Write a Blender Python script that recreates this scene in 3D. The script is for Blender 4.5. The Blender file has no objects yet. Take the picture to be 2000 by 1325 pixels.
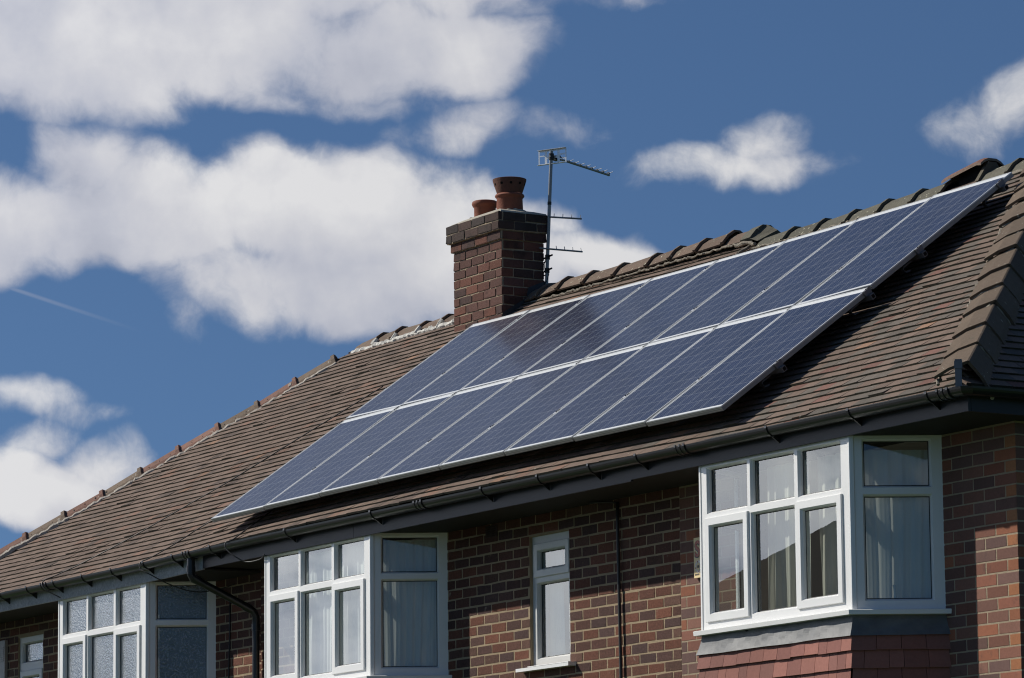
import bpy, math, random
import numpy as np
from mathutils import Vector, Matrix

random.seed(7)
rng = np.random.default_rng(11)
S = bpy.context.scene
COL = S.collection
G = 5.65                      # heights below are measured from the lower panel edge; the ground is 5.65 m under it

# ------------------------------------------------------------------ camera
cam = bpy.data.cameras.new('camera')
cam.sensor_width = 36.0
cam.lens = 8121.36 / 2000 * 36
cam.clip_start = 0.5
cam.clip_end = 4000
camo = bpy.data.objects.new('camera', cam)
COL.objects.link(camo)
yaw, pit, roll = 1.03159139, 0.155743797, -0.00950968791
cy, sy, cp, sp = math.cos(yaw), math.sin(yaw), math.cos(pit), math.sin(pit)
fwd = Vector((-sy * cp, cy * cp, sp))
rt0 = Vector((cy, sy, 0))
up0 = rt0.cross(fwd)
rt = rt0 * math.cos(roll) + up0 * math.sin(roll)
up = up0 * math.cos(roll) - rt0 * math.sin(roll)
M = Matrix.Identity(4)
for i in range(3):
    M[i][0], M[i][1], M[i][2] = rt[i], up[i], -fwd[i]
M[0][3], M[1][3], M[2][3] = 32.6615901, -16.4274426, -4.1490559 + G
camo.matrix_world = M
S.camera = camo

# ------------------------------------------------------------------ exposure
S.view_settings.view_transform = 'Standard'
S.view_settings.look = 'None'
S.view_settings.exposure = 0.0
S.view_settings.gamma = 1.0

# ------------------------------------------------------------------ sun
SUND = Vector((-1.20, -1.0, 1.185)).normalized()
sun = bpy.data.lights.new('sun', 'SUN')
sun.energy = 4.6
sun.angle = math.radians(0.5)
sun.color = (1.0, 0.95, 0.86)
suno = bpy.data.objects.new('sun', sun)
COL.objects.link(suno)
suno.rotation_euler = SUND.to_track_quat('Z', 'Y').to_euler()
suno.location = (-20, -20, 40)


# ------------------------------------------------------------------ node helper
class NT:
    def __init__(s, tree):
        s.t = tree
        s.n = tree.nodes
        s.l = tree.links

    def add(s, typ, **kw):
        n = s.n.new(typ)
        for k, v in kw.items():
            setattr(n, k, v)
        return n

    def set(s, sock, v):
        if hasattr(v, 'is_output') or isinstance(v, bpy.types.NodeSocket):
            s.l.new(v, sock)
        else:
            sock.default_value = v

    def m(s, op, a, b=None, c=None, clamp=False):
        n = s.add('ShaderNodeMath', operation=op)
        n.use_clamp = clamp
        s.set(n.inputs[0], a)
        if b is not None:
            s.set(n.inputs[1], b)
        if c is not None:
            s.set(n.inputs[2], c)
        return n.outputs[0]

    def vm(s, op, a, b=None):
        n = s.add('ShaderNodeVectorMath', operation=op)
        s.set(n.inputs[0], a)
        if b is not None:
            s.set(n.inputs[1], b)
        return n.outputs['Value'] if op == 'DOT_PRODUCT' else n.outputs[0]

    def mix(s, f, a, b):
        n = s.add('ShaderNodeMix', data_type='RGBA')
        s.set(n.inputs[0], f)
        s.set(n.inputs[6], a)
        s.set(n.inputs[7], b)
        return n.outputs[2]

    def mulc(s, a, b):
        n = s.add('ShaderNodeMix', data_type='RGBA', blend_type='MULTIPLY')
        n.inputs[0].default_value = 1.0
        s.set(n.inputs[6], a)
        s.set(n.inputs[7], b)
        return n.outputs[2]

    def noise(s, vec, scale, detail=4, rough=.55, dim='3D', lac=2.0):
        n = s.add('ShaderNodeTexNoise', noise_dimensions=dim)
        if vec is not None:
            s.l.new(vec, n.inputs['Vector'])
        n.inputs['Scale'].default_value = scale
        n.inputs['Detail'].default_value = detail
        n.inputs['Roughness'].default_value = rough
        n.inputs['Lacunarity'].default_value = lac
        return n.outputs['Fac']

    def smooth(s, v, a, b):
        n = s.add('ShaderNodeMapRange', interpolation_type='SMOOTHSTEP')
        s.set(n.inputs[0], v)
        n.inputs[1].default_value = a
        n.inputs[2].default_value = b
        return n.outputs[0]

    def ramp(s, v, stops):
        n = s.add('ShaderNodeValToRGB')
        s.set(n.inputs[0], v)
        e = n.color_ramp.elements
        while len(e) > 1:
            e.remove(e[-1])
        for i, (p, c) in enumerate(stops):
            k = e[0] if i == 0 else e.new(p)
            k.position = p
            k.color = (*c, 1)
        return n.outputs[0]


# ------------------------------------------------------------------ world: sky and clouds, by compass bearing and elevation
W = bpy.data.worlds.new('World')
S.world = W
W.use_nodes = True
W.node_tree.nodes.clear()
n = NT(W.node_tree)
tc = n.add('ShaderNodeTexCoord')
dirv = tc.outputs['Generated']
sep = n.add('ShaderNodeSeparateXYZ')
n.l.new(dirv, sep.inputs[0])
lift = n.add('ShaderNodeCombineXYZ')
n.l.new(sep.outputs[0], lift.inputs[0])
n.l.new(sep.outputs[1], lift.inputs[1])
n.l.new(n.m('ADD', n.m('MULTIPLY', n.m('MAXIMUM', sep.outputs[2], 0.0), 1.25), 0.14), lift.inputs[2])
skyt = n.add('ShaderNodeTexSky', sky_type='NISHITA')
skyt.sun_disc = False
skyt.sun_elevation = math.asin(SUND.z)
skyt.sun_rotation = math.atan2(SUND.x, SUND.y)
skyt.altitude = 0
skyt.air_density = 1.0
skyt.dust_density = 0.3
skyt.ozone_density = 2.2
n.l.new(n.vm('NORMALIZE', lift.outputs[0]), skyt.inputs[0])
skycol = n.mulc(skyt.outputs[0], (0.645, 0.81, 0.985, 1))
bg_sky = n.add('ShaderNodeBackground')
n.l.new(skycol, bg_sky.inputs[0])
bg_sky.inputs[1].default_value = 0.072
# bearing and elevation, one unit = about 7 degrees
fh = Vector((-sy, cy, 0))
rh = Vector((cy, sy, 0))
az = n.m('ARCTAN2', n.vm('DOT_PRODUCT', dirv, tuple(rh)), n.vm('DOT_PRODUCT', dirv, tuple(fh)))
el = n.m('ARCSINE', sep.outputs[2])
U0 = n.m('MULTIPLY', az, 8.02)
V0 = n.m('MULTIPLY', n.m('SUBTRACT', el, 0.15574), 8.12)
uv = n.add('ShaderNodeCombineXYZ')
n.l.new(U0, uv.inputs[0])
n.l.new(V0, uv.inputs[1])


def blobs_group():
    g = bpy.data.node_groups.new('cloud_cover', 'ShaderNodeTree')
    g.interface.new_socket('P', in_out='INPUT', socket_type='NodeSocketVector')
    g.interface.new_socket('D', in_out='OUTPUT', socket_type='NodeSocketFloat')
    q = NT(g)
    gi = q.add('NodeGroupInput')
    go = q.add('NodeGroupOutput')
    P = gi.outputs[0]
    # warp the position so that outlines billow
    wn = q.add('ShaderNodeTexNoise', noise_dimensions='2D')
    q.l.new(P, wn.inputs['Vector'])
    wn.inputs['Scale'].default_value = 4.0
    wn.inputs['Detail'].default_value = 3
    w = q.vm('SUBTRACT', wn.outputs['Color'], (.5, .5, .5))
    ws = q.add('ShaderNodeVectorMath', operation='SCALE')
    q.l.new(w, ws.inputs[0])
    ws.inputs[3].default_value = 0.10
    Pw = q.vm('ADD', P, ws.outputs[0])
    sx = q.add('ShaderNodeSeparateXYZ')
    q.l.new(Pw, sx.inputs[0])
    # centre x, centre y, half width, half height (in thousandths of a unit), tilt, strength
    B = [(110, 85, 330, 140, 0, 1.1), (420, 75, 330, 108, 0, 1.1), (720, 92, 270, 98, 0, 1.1), (890, 105, 170, 85, 8, 1.05),
         (350, -60, 700, 150, 0, 1.1), (0, 215, 60, 30, 15, .5), (640, 185, 260, 34, -4, .40),
         (150, 330, 110, 85, -14, .85), (60, 430, 220, 95, 0, 1.1), (330, 410, 230, 105, -4, 1.1), (560, 420, 270, 120, -4, 1.1),
         (740, 440, 250, 120, 0, 1.1), (560, 530, 220, 95, 0, 1.05), (700, 570, 190, 65, 0, 1.05), (470, 545, 130, 60, -10, .9),
         (860, 520, 150, 100, 0, 1.0), (1000, 500, 160, 90, 0, 1.05), (1180, 505, 120, 55, -8, .95), (1060, 430, 70, 40, 0, .8),
         (372, 622, 26, 30, 0, .16),
         (910, 250, 105, 40, 12, .38), (1095, 250, 85, 40, 0, .44), (1040, 245, 50, 30, 0, .32),
         (1515, 288, 70, 46, 20, .44), (1370, 345, 155, 34, 4, .27), (1480, 345, 115, 36, 0, .29),
         (1958, 226, 84, 54, 25, .40), (1170, 0, 130, 26, 0, .30),
         (80, 770, 95, 26, -4, .46), (150, 795, 75, 21, 0, .36), (70, 850, 90, 38, 20, .42), (200, 900, 95, 55, 10, .75),
         (100, 960, 190, 70, 0, 1.1), (20, 930, 90, 70, 0, 1.0)]
    acc = None
    for (cx, cyy, a, b, ang, st) in B:
        u0, v0 = (cx - 1000) / 1000, (662 - cyy) / 1000
        t = math.radians(ang)
        dx = q.m('SUBTRACT', sx.outputs[0], u0)
        dy = q.m('SUBTRACT', sx.outputs[1], v0)
        ex = q.m('MULTIPLY', q.m('ADD', q.m('MULTIPLY', dx, math.cos(t)), q.m('MULTIPLY', dy, math.sin(t))), 1000 / a)
        ey = q.m('MULTIPLY', q.m('SUBTRACT', q.m('MULTIPLY', dy, math.cos(t)), q.m('MULTIPLY', dx, math.sin(t))), 1000 / b)
        r2 = q.m('ADD', q.m('MULTIPLY', ex, ex), q.m('MULTIPLY', ey, ey))
        f = q.m('MULTIPLY', q.m('SUBTRACT', 1.75, q.m('MULTIPLY', r2, 1.15)), st)
        acc = f if acc is None else q.m('SMOOTH_MAX', acc, f, 0.12)
    # cloud fields over the rest of the sky
    far = q.noise(P, 0.95, 4, .5, '2D')
    farm = q.m('MULTIPLY', q.m('SUBTRACT', far, 0.62), 5.0)
    # a broad bank of cloud low over the street side
    bk = q.add('ShaderNodeSeparateXYZ')
    q.l.new(P, bk.inputs[0])
    b1 = q.m('DIVIDE', q.m('ADD', bk.outputs[0], 8.7), 2.6)
    b2 = q.m('DIVIDE', q.m('SUBTRACT', bk.outputs[1], .35), 1.5)
    bank = q.m('SUBTRACT', 1.0, q.m('ADD', q.m('MULTIPLY', b1, b1), q.m('MULTIPLY', b2, b2)))
    clear = q.m('MULTIPLY', q.smooth(bk.outputs[1], 1.9, 2.6), q.smooth(bk.outputs[0], -4.0, -5.0))
    farm = q.m('SUBTRACT', q.m('ADD', farm, q.m('MULTIPLY', q.m('MAXIMUM', bank, 0.0), 2.2)), q.m('MULTIPLY', clear, 4.0))
    sp0 = q.add('ShaderNodeSeparateXYZ')
    q.l.new(P, sp0.inputs[0])
    out_r = q.smooth(q.m('ABSOLUTE', sp0.outputs[0]), 1.05, 1.6)
    out_u = q.smooth(sp0.outputs[1], 0.72, 1.1)
    outside = q.m('MAXIMUM', out_r, out_u)
    acc = q.m('MAXIMUM', acc, -1.2)
    base = q.m('ADD', q.m('MULTIPLY', acc, q.m('SUBTRACT', 1.0, outside)), q.m('MULTIPLY', farm, outside))
    fb = q.noise(Pw, 4.6, 11, .585, '2D')
    fb2 = q.noise(Pw, 2.2, 3, .5, '2D')
    d = q.m('ADD', base, q.m('MULTIPLY', q.m('SUBTRACT', fb, .5), 2.9))
    d = q.m('ADD', d, q.m('MULTIPLY', q.m('SUBTRACT', fb2, .5), .7))
    q.l.new(d, go.inputs[0])
    return g


cg = blobs_group()


def cloud(vec):
    g = n.add('ShaderNodeGroup')
    g.node_tree = cg
    n.l.new(vec, g.inputs[0])
    return g.outputs[0]


d0 = cloud(uv.outputs[0])
d1 = cloud(n.vm('ADD', uv.outputs[0], (-0.035, 0.055, 0)))      # towards the sun
d2 = cloud(n.vm('ADD', uv.outputs[0], (-0.06, 0.13, 0)))
cov = n.m('MULTIPLY', n.m('POWER', n.smooth(d0, -0.30, 1.30), 1.15), .985)
# thin high veil above the picture
vx = n.m('DIVIDE', n.m('ADD', U0, 1.9), 1.5)
vy = n.m('DIVIDE', n.m('SUBTRACT', V0, 2.1), .75)
veil = n.m('SUBTRACT', 1.0, n.m('ADD', n.m('MULTIPLY', vx, vx), n.m('MULTIPLY', vy, vy)), clamp=True)
cov = n.m('MAXIMUM', cov, n.m('MULTIPLY', n.m('POWER', veil, .6), .20))
thick = n.m('ADD', n.m('MULTIPLY', n.m('MAXIMUM', d1, 0.0), 0.5), n.m('MULTIPLY', n.m('MAXIMUM', d2, 0.0), 0.5))
slope = n.m('SUBTRACT', d0, n.m('ADD', n.m('MULTIPLY', d1, .6), n.m('MULTIPLY', d2, .4)))
bil = n.noise(uv.outputs[0], 2.6, 6, .5, '2D')
lit = n.m('ADD', n.m('ADD', n.m('MULTIPLY', slope, 0.20), n.m('MULTIPLY', n.m('SUBTRACT', bil, .5), 1.9)), n.m('SUBTRACT', 0.63, n.m('MULTIPLY', thick, 0.06)), clamp=True)
ccol = n.ramp(lit, [(0.0, (.38, .40, .475)), (.35, (.47, .485, .55)), (.65, (.565, .57, .61)), (1.0, (.69, .688, .70))])
# a short contrail
cdx = n.m('SUBTRACT', U0, -1.0)
cl = n.m('SUBTRACT', n.m('SUBTRACT', V0, 0.107), n.m('MULTIPLY', cdx, -0.325))
ctr = n.m('MULTIPLY', n.smooth(n.m('ABSOLUTE', cl), 0.006, 0.0008), n.smooth(cdx, 0.29, 0.03))
ctr = n.m('MULTIPLY', n.m('MULTIPLY', ctr, n.smooth(cdx, -.4, -.3)), 0.24)
cov = n.m('MAXIMUM', cov, ctr)
cov = n.m('MULTIPLY', cov, n.smooth(sep.outputs[2], -0.01, 0.02))
bg_c = n.add('ShaderNodeBackground')
n.l.new(ccol, bg_c.inputs[0])
glow = n.m('POWER', n.m('MAXIMUM', n.vm('DOT_PRODUCT', n.vm('NORMALIZE', dirv), tuple(SUND)), 0.0), 5.0)
n.l.new(n.m('ADD', 1.0, n.m('MULTIPLY', glow, 6.0)), bg_c.inputs[1])
mixw = n.add('ShaderNodeMixShader')
n.l.new(cov, mixw.inputs[0])
n.l.new(bg_sky.outputs[0], mixw.inputs[1])
n.l.new(bg_c.outputs[0], mixw.inputs[2])
wo = n.add('ShaderNodeOutputWorld')
n.l.new(mixw.outputs[0], wo.inputs[0])
W.cycles.sampling_method = 'MANUAL'
W.cycles.sample_map_resolution = 1024


# ------------------------------------------------------------------ materials
def mat(name):
    m = bpy.data.materials.new(name)
    m.use_nodes = True
    q = NT(m.node_tree)
    return m, q, m.node_tree.nodes['Principled BSDF']


def bump(q, b, h, strength, dist=.01):
    bn = q.add('ShaderNodeBump')
    bn.inputs['Strength'].default_value = strength
    bn.inputs['Distance'].default_value = dist
    q.l.new(h, bn.inputs['Height'])
    q.l.new(bn.outputs[0], b.inputs['Normal'])


def objco(q):
    return q.add('ShaderNodeTexCoord').outputs['Object']


def plain(name, c, rough=.5, spec=.5, metal=0, var=.12, scale=6, bmp=.0, bscale=60):
    m, q, b = mat(name)
    co = objco(q)
    nz = q.noise(co, scale, 5, .6)
    lo = tuple(x * (1 - var) for x in c) + (1,)
    hi = tuple(min(1, x * (1 + var)) for x in c) + (1,)
    q.l.new(q.mix(nz, lo, hi), b.inputs['Base Color'])
    b.inputs['Roughness'].default_value = rough
    b.inputs['Specular IOR Level'].default_value = spec
    b.inputs['Metallic'].default_value = metal
    if bmp:
        bump(q, b, q.noise(co, bscale, 4, .6), bmp)
    return m


def tinted(name, rough, speck, speck_s, bmp, bscale, stain=None, lichen=None):
    """per-piece colour from the 'tint' attribute with grain and stains of the material itself"""
    m, q, b = mat(name)
    co = objco(q)
    at = q.add('ShaderNodeAttribute', attribute_name='tint')
    g = q.noise(co, speck_s, 6, .7)
    k = q.m('ADD', q.m('MULTIPLY', q.m('SUBTRACT', g, .5), speck), 1.0)
    wide = q.noise(co, .9, 5, .6)
    k = q.m('MULTIPLY', k, q.m('ADD', .72, q.m('MULTIPLY', wide, .56)))
    col = q.vm('SCALE', at.outputs['Color'])
    col.node.inputs[3].default_value = 1
    q.l.new(k, col.node.inputs[3])
    if stain:
        c, sc, lo, hi, amt = stain
        f = q.m('MULTIPLY', q.smooth(q.noise(co, sc, 6, .65), lo, hi), amt)
        col = q.mix(f, col, (*c, 1))
    if lichen:
        c, sc, lo, hi = lichen
        col = q.mix(q.smooth(q.noise(co, sc, 3, .5), lo, hi), col, (*c, 1))
    q.l.new(col, b.inputs['Base Color'])
    b.inputs['Roughness'].default_value = rough
    b.inputs['Specular IOR Level'].default_value = .25
    bump(q, b, q.noise(co, bscale, 5, .65), bmp, .006)
    return m


M_TILE = tinted('roof_tile_clay', .9, .75, 45, .6, 160, ((.055, .055, .042), 3.0, .54, .76, .38), ((.34, .33, .28), 21, .73, .77))
M_RIDGE = tinted('ridge_tile_clay', .9, .9, 30, .7, 120, ((.13, .125, .085), 9, .52, .68, .55), ((.40, .38, .28), 26, .66, .70))
M_HIP = tinted('hip_tile_clay', .9, .8, 35, .7, 120, ((.09, .085, .06), 10, .56, .72, .5), ((.36, .34, .28), 24, .70, .74))
M_BRICKR = tinted('rustic_brick', .9, 1.5, 70, 1.0, 110, ((.20, .14, .09), 22, .62, .72, .55), ((.30, .24, .18), 9, .70, .80))
M_BRICKS = tinted('smooth_brick', .85, .6, 60, .35, 200, ((.08, .05, .045), 7, .56, .7, .4))
M_BRICKC = tinted('chimney_brick', .9, 1.0, 50, .8, 120, ((.022, .018, .016), 4, .5, .72, .75))
M_HUNG = tinted('red_hung_tile', .8, .5, 40, .35, 180, ((.07, .04, .035), 120, .66, .72, .7))
M_MORT = plain('mortar', (.36, .28, .185), .95, .1, var=.25, scale=14, bmp=.8, bscale=90)
M_MORTN = plain('pale_mortar', (.36, .29, .205), .95, .1, var=.18, scale=14, bmp=.7, bscale=90)
M_MORTW = plain('fresh_cement', (.62, .60, .55), .95, .1, var=.2, scale=9, bmp=1.0, bscale=40)
M_MORTL = plain('light_cement', (.42, .38, .33), .95, .1, var=.35, scale=9, bmp=1.0, bscale=40)
M_FLAU = plain('flaunching_cement', (.40, .37, .31), .95, .1, var=.35, scale=9, bmp=1.0, bscale=40)
M_MORTG = plain('old_cement', (.26, .23, .185), .95, .1, var=.35, scale=12, bmp=1.0, bscale=40)
M_UPVC = plain('white_upvc', (.79, .79, .775), .32, .5, var=.06, scale=5)
M_OLDW = plain('aged_white_upvc', (.62, .62, .60), .45, .4, var=.08, scale=5)
M_GASK = plain('rubber_gasket', (.012, .012, .014), .6)
M_BLACK = plain('black_gutter_plastic', (.012, .0125, .013), .3, .5, var=.3, scale=8)
M_FASC = plain('dark_fascia_paint', (.018, .019, .022), .5, .35, var=.15, scale=5)
M_SOFF = plain('soffit_paint', (.028, .026, .024), .7, .2)
M_PEBB = plain('weathered_fascia', (.42, .42, .42), .95, .1, var=.7, scale=55, bmp=1.0, bscale=90)
M_LEAD = plain('lead_sheet', (.125, .128, .132), .55, .4, var=.5, scale=7, bmp=.5, bscale=9)
M_ALU = plain('aluminium_frame', (.62, .63, .63), .38, .5, metal=.35, var=.04)
M_ALUD = plain('dull_aluminium', (.16, .16, .17), .5, .4, metal=.4, var=.1)
M_STEEL = plain('galvanised_steel', (.26, .27, .28), .42, .5, metal=.5, var=.15, scale=20)
M_TERRA = plain('terracotta', (.22, .075, .045), .75, .3, var=.22, scale=8, bmp=.25, bscale=60)
M_TERRD = plain('weathered_terracotta', (.13, .062, .045), .85, .2, var=.3, scale=9, bmp=.4, bscale=60)
M_DARK = plain('dark_felt', (.012, .011, .010), .95, .1)
M_INT = plain('plaster', (.42, .40, .36), .9, .1, var=.04)
M_SIGN = plain('cream_sign_board', (.86, .68, .38), .6, .3, var=.1)
M_RED = plain('sign_red', (.38, .08, .04), .5)
M_INK = plain('sign_ink', (.03, .026, .03), .5)
M_WHITE = plain('sign_white', (.75, .70, .66), .5)
M_CABLE = plain('cable_black', (.014, .014, .014), .5)
M_GRASS = plain('grass_blades', (.05, .09, .03), .9, .2, var=.5, scale=1.2)
M_ROAD = plain('asphalt', (.05, .05, .052), .9, .2, var=.2, scale=3)
M_PAVE = plain('paving', (.24, .23, .21), .9, .2, var=.15, scale=2)
M_LEAF = plain('leaf_green', (.045, .075, .025), .6, .3, var=.45, scale=.9)
M_BARK = plain('bark', (.09, .065, .045), .9, .1, var=.3)
M_CERA = plain('glazed_ceramic', (.75, .74, .70), .2, .6, var=.03)

# cream curtain, a little light comes through
M_CURT, q, b = mat('cream_curtain')
q.l.new(q.mix(q.noise(objco(q), 3, 4), (.66, .64, .55, 1), (.76, .74, .66, 1)), b.inputs['Base Color'])
b.inputs['Roughness'].default_value = .9
tr = q.add('ShaderNodeBsdfTranslucent')
tr.inputs[0].default_value = (.75, .72, .62, 1)
mx = q.add('ShaderNodeMixShader')
mx.inputs[0].default_value = .35
q.l.new(b.outputs[0], mx.inputs[1])
q.l.new(tr.outputs[0], mx.inputs[2])
q.l.new(mx.outputs[0], q.n['Material Output'].inputs[0])

M_NET, q, b = mat('net_curtain')
b.inputs['Base Color'].default_value = (.80, .81, .78, 1)
b.inputs['Roughness'].default_value = .9
tr = q.add('ShaderNodeBsdfTranslucent')
tr.inputs[0].default_value = (.8, .81, .78, 1)
tp = q.add('ShaderNodeBsdfTransparent')
mx = q.add('ShaderNodeMixShader')
mx.inputs[0].default_value = .22
q.l.new(b.outputs[0], mx.inputs[1])
q.l.new(tr.outputs[0], mx.inputs[2])
mx2 = q.add('ShaderNodeMixShader')
mx2.inputs[0].default_value = .06
q.l.new(mx.outputs[0], mx2.inputs[1])
q.l.new(tp.outputs[0], mx2.inputs[2])
q.l.new(mx2.outputs[0], q.n['Material Output'].inputs[0])


def glass(name, tint, wob, scale, rough=0.0, obscure=0.0):
    """double glazed pane: clear sheet with a Fresnel mirror on it"""
    m, q, b = mat(name)
    q.n.remove(b)
    co = objco(q)
    h = q.noise(co, scale, 2 if not obscure else 3, .5)
    bn = q.add('ShaderNodeBump')
    bn.inputs['Strength'].default_value = wob
    bn.inputs['Distance'].default_value = .004
    q.l.new(h, bn.inputs['Height'])
    ge = q.add('ShaderNodeNewGeometry')
    cosi = q.m('ABSOLUTE', q.vm('DOT_PRODUCT', ge.outputs['Normal'], ge.outputs['Incoming']))
    f1 = q.m('ADD', .032, q.m('MULTIPLY', q.m('POWER', q.m('SUBTRACT', 1.0, cosi), 5.0), .957))
    f2 = q.m('MULTIPLY', f1, 3.3, clamp=True)
    gl = q.add('ShaderNodeBsdfGlossy')
    gl.inputs['Color'].default_value = (.93, .97, .96, 1)
    gl.inputs['Roughness'].default_value = rough
    q.l.new(bn.outputs[0], gl.inputs['Normal'])
    tp = q.add('ShaderNodeBsdfTransparent')
    tp.inputs[0].default_value = (*tint, 1)
    body = tp.outputs[0]
    if obscure:
        df = q.add('ShaderNodeBsdfDiffuse')
        q.l.new(q.mix(q.smooth(h, .38, .62), (.07, .075, .08, 1), (.33, .35, .37, 1)), df.inputs[0])
        q.l.new(bn.outputs[0], df.inputs['Normal'])
        mo = q.add('ShaderNodeMixShader')
        mo.inputs[0].default_value = obscure
        q.l.new(body, mo.inputs[1])
        q.l.new(df.outputs[0], mo.inputs[2])
        body = mo.outputs[0]
    mxx = q.add('ShaderNodeMixShader')
    q.l.new(f2, mxx.inputs[0])
    q.l.new(body, mxx.inputs[1])
    q.l.new(gl.outputs[0], mxx.inputs[2])
    q.l.new(mxx.outputs[0], q.n['Material Output'].inputs[0])
    return m


M_GLASS = glass('window_glass', (.84, .88, .86), .04, 2.5)
M_OBSC = glass('obscure_glass', (.7, .75, .76), .7, 62, .06, .5)

# photovoltaic laminate: six by ten cells, bus bars, white backsheet margin, all under glass
PW, PH = 0.994, 1.651
M_CELL, q, b = mat('solar_cells')
so = q.add('ShaderNodeSeparateXYZ')
q.l.new(objco(q), so.inputs[0])
cu = q.m('DIVIDE', q.m('SUBTRACT', so.outputs[0], .023), (PW - .046) / 6)
cv = q.m('DIVIDE', q.m('SUBTRACT', so.outputs[1], .036), (PH - .036 - .060) / 10)


def inside(x, a, b_):
    return q.m('MULTIPLY', q.m('GREATER_THAN', x, a), q.m('LESS_THAN', x, b_))


area = q.m('MULTIPLY', inside(cu, 0., 6.), inside(cv, 0., 10.))
fu = q.m('FRACT', cu)
fv = q.m('FRACT', cv)


def near(x, c, w):
    return q.m('LESS_THAN', q.m('ABSOLUTE', q.m('SUBTRACT', x, c)), w)


gapu = q.m('ADD', q.m('LESS_THAN', fu, .012), q.m('GREATER_THAN', fu, .988), clamp=True)
gapv = q.m('ADD', q.m('LESS_THAN', fv, .014), q.m('GREATER_THAN', fv, .986), clamp=True)
bus = q.m('ADD', q.m('ADD', near(fu, .2, .008), near(fu, .5, .008)), near(fu, .8, .008), clamp=True)
cellid = q.add('ShaderNodeCombineXYZ')
oi = q.add('ShaderNodeObjectInfo')
q.l.new(q.m('FLOOR', cu), cellid.inputs[0])
q.l.new(q.m('FLOOR', cv), cellid.inputs[1])
q.l.new(q.m('MULTIPLY', oi.outputs['Random'], 100), cellid.inputs[2])
wn = q.add('ShaderNodeTexWhiteNoise')
q.l.new(cellid.outputs[0], wn.inputs[0])
grain = q.m('ADD', .2, q.m('MULTIPLY', wn.outputs[0], .45))
cellc = q.mix(grain, (.012, .015, .034, 1), (.026, .032, .066, 1))
line = q.m('MAXIMUM', q.m('MAXIMUM', q.m('MULTIPLY', gapu, .85), q.m('MULTIPLY', gapv, .30)), q.m('MULTIPLY', bus, .55))
col = q.mix(line, cellc, (.50, .52, .53, 1))
col = q.mix(area, (.78, .79, .78, 1), col)
dust = q.smooth(q.noise(objco(q), 2.5, 6, .6), .35, .8)
col = q.mix(q.m('MULTIPLY', dust, .05), col, (.35, .33, .30, 1))
q.l.new(col, b.inputs['Base Color'])
b.inputs['Roughness'].default_value = .20
b.inputs['IOR'].default_value = 1.42
b.inputs['Specular IOR Level'].default_value = .42


# ------------------------------------------------------------------ object helpers
def setp(o, label=None, cat=None, group=None, kind=None):
    if label:
        o['label'] = label
    if cat:
        o['category'] = cat
    if group:
        o['group'] = group
    if kind:
        o['kind'] = kind
    return o


def thing(name, label, cat, loc, group=None):
    o = bpy.data.objects.new(name, None)
    COL.objects.link(o)
    o.empty_display_size = .2
    o.location = (loc[0], loc[1], loc[2] + G)
    return setp(o, label, cat, group)


def root_loc(parent):
    p = parent
    while p.parent is not None:
        p = p.parent
    return Vector(p.location)


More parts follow.
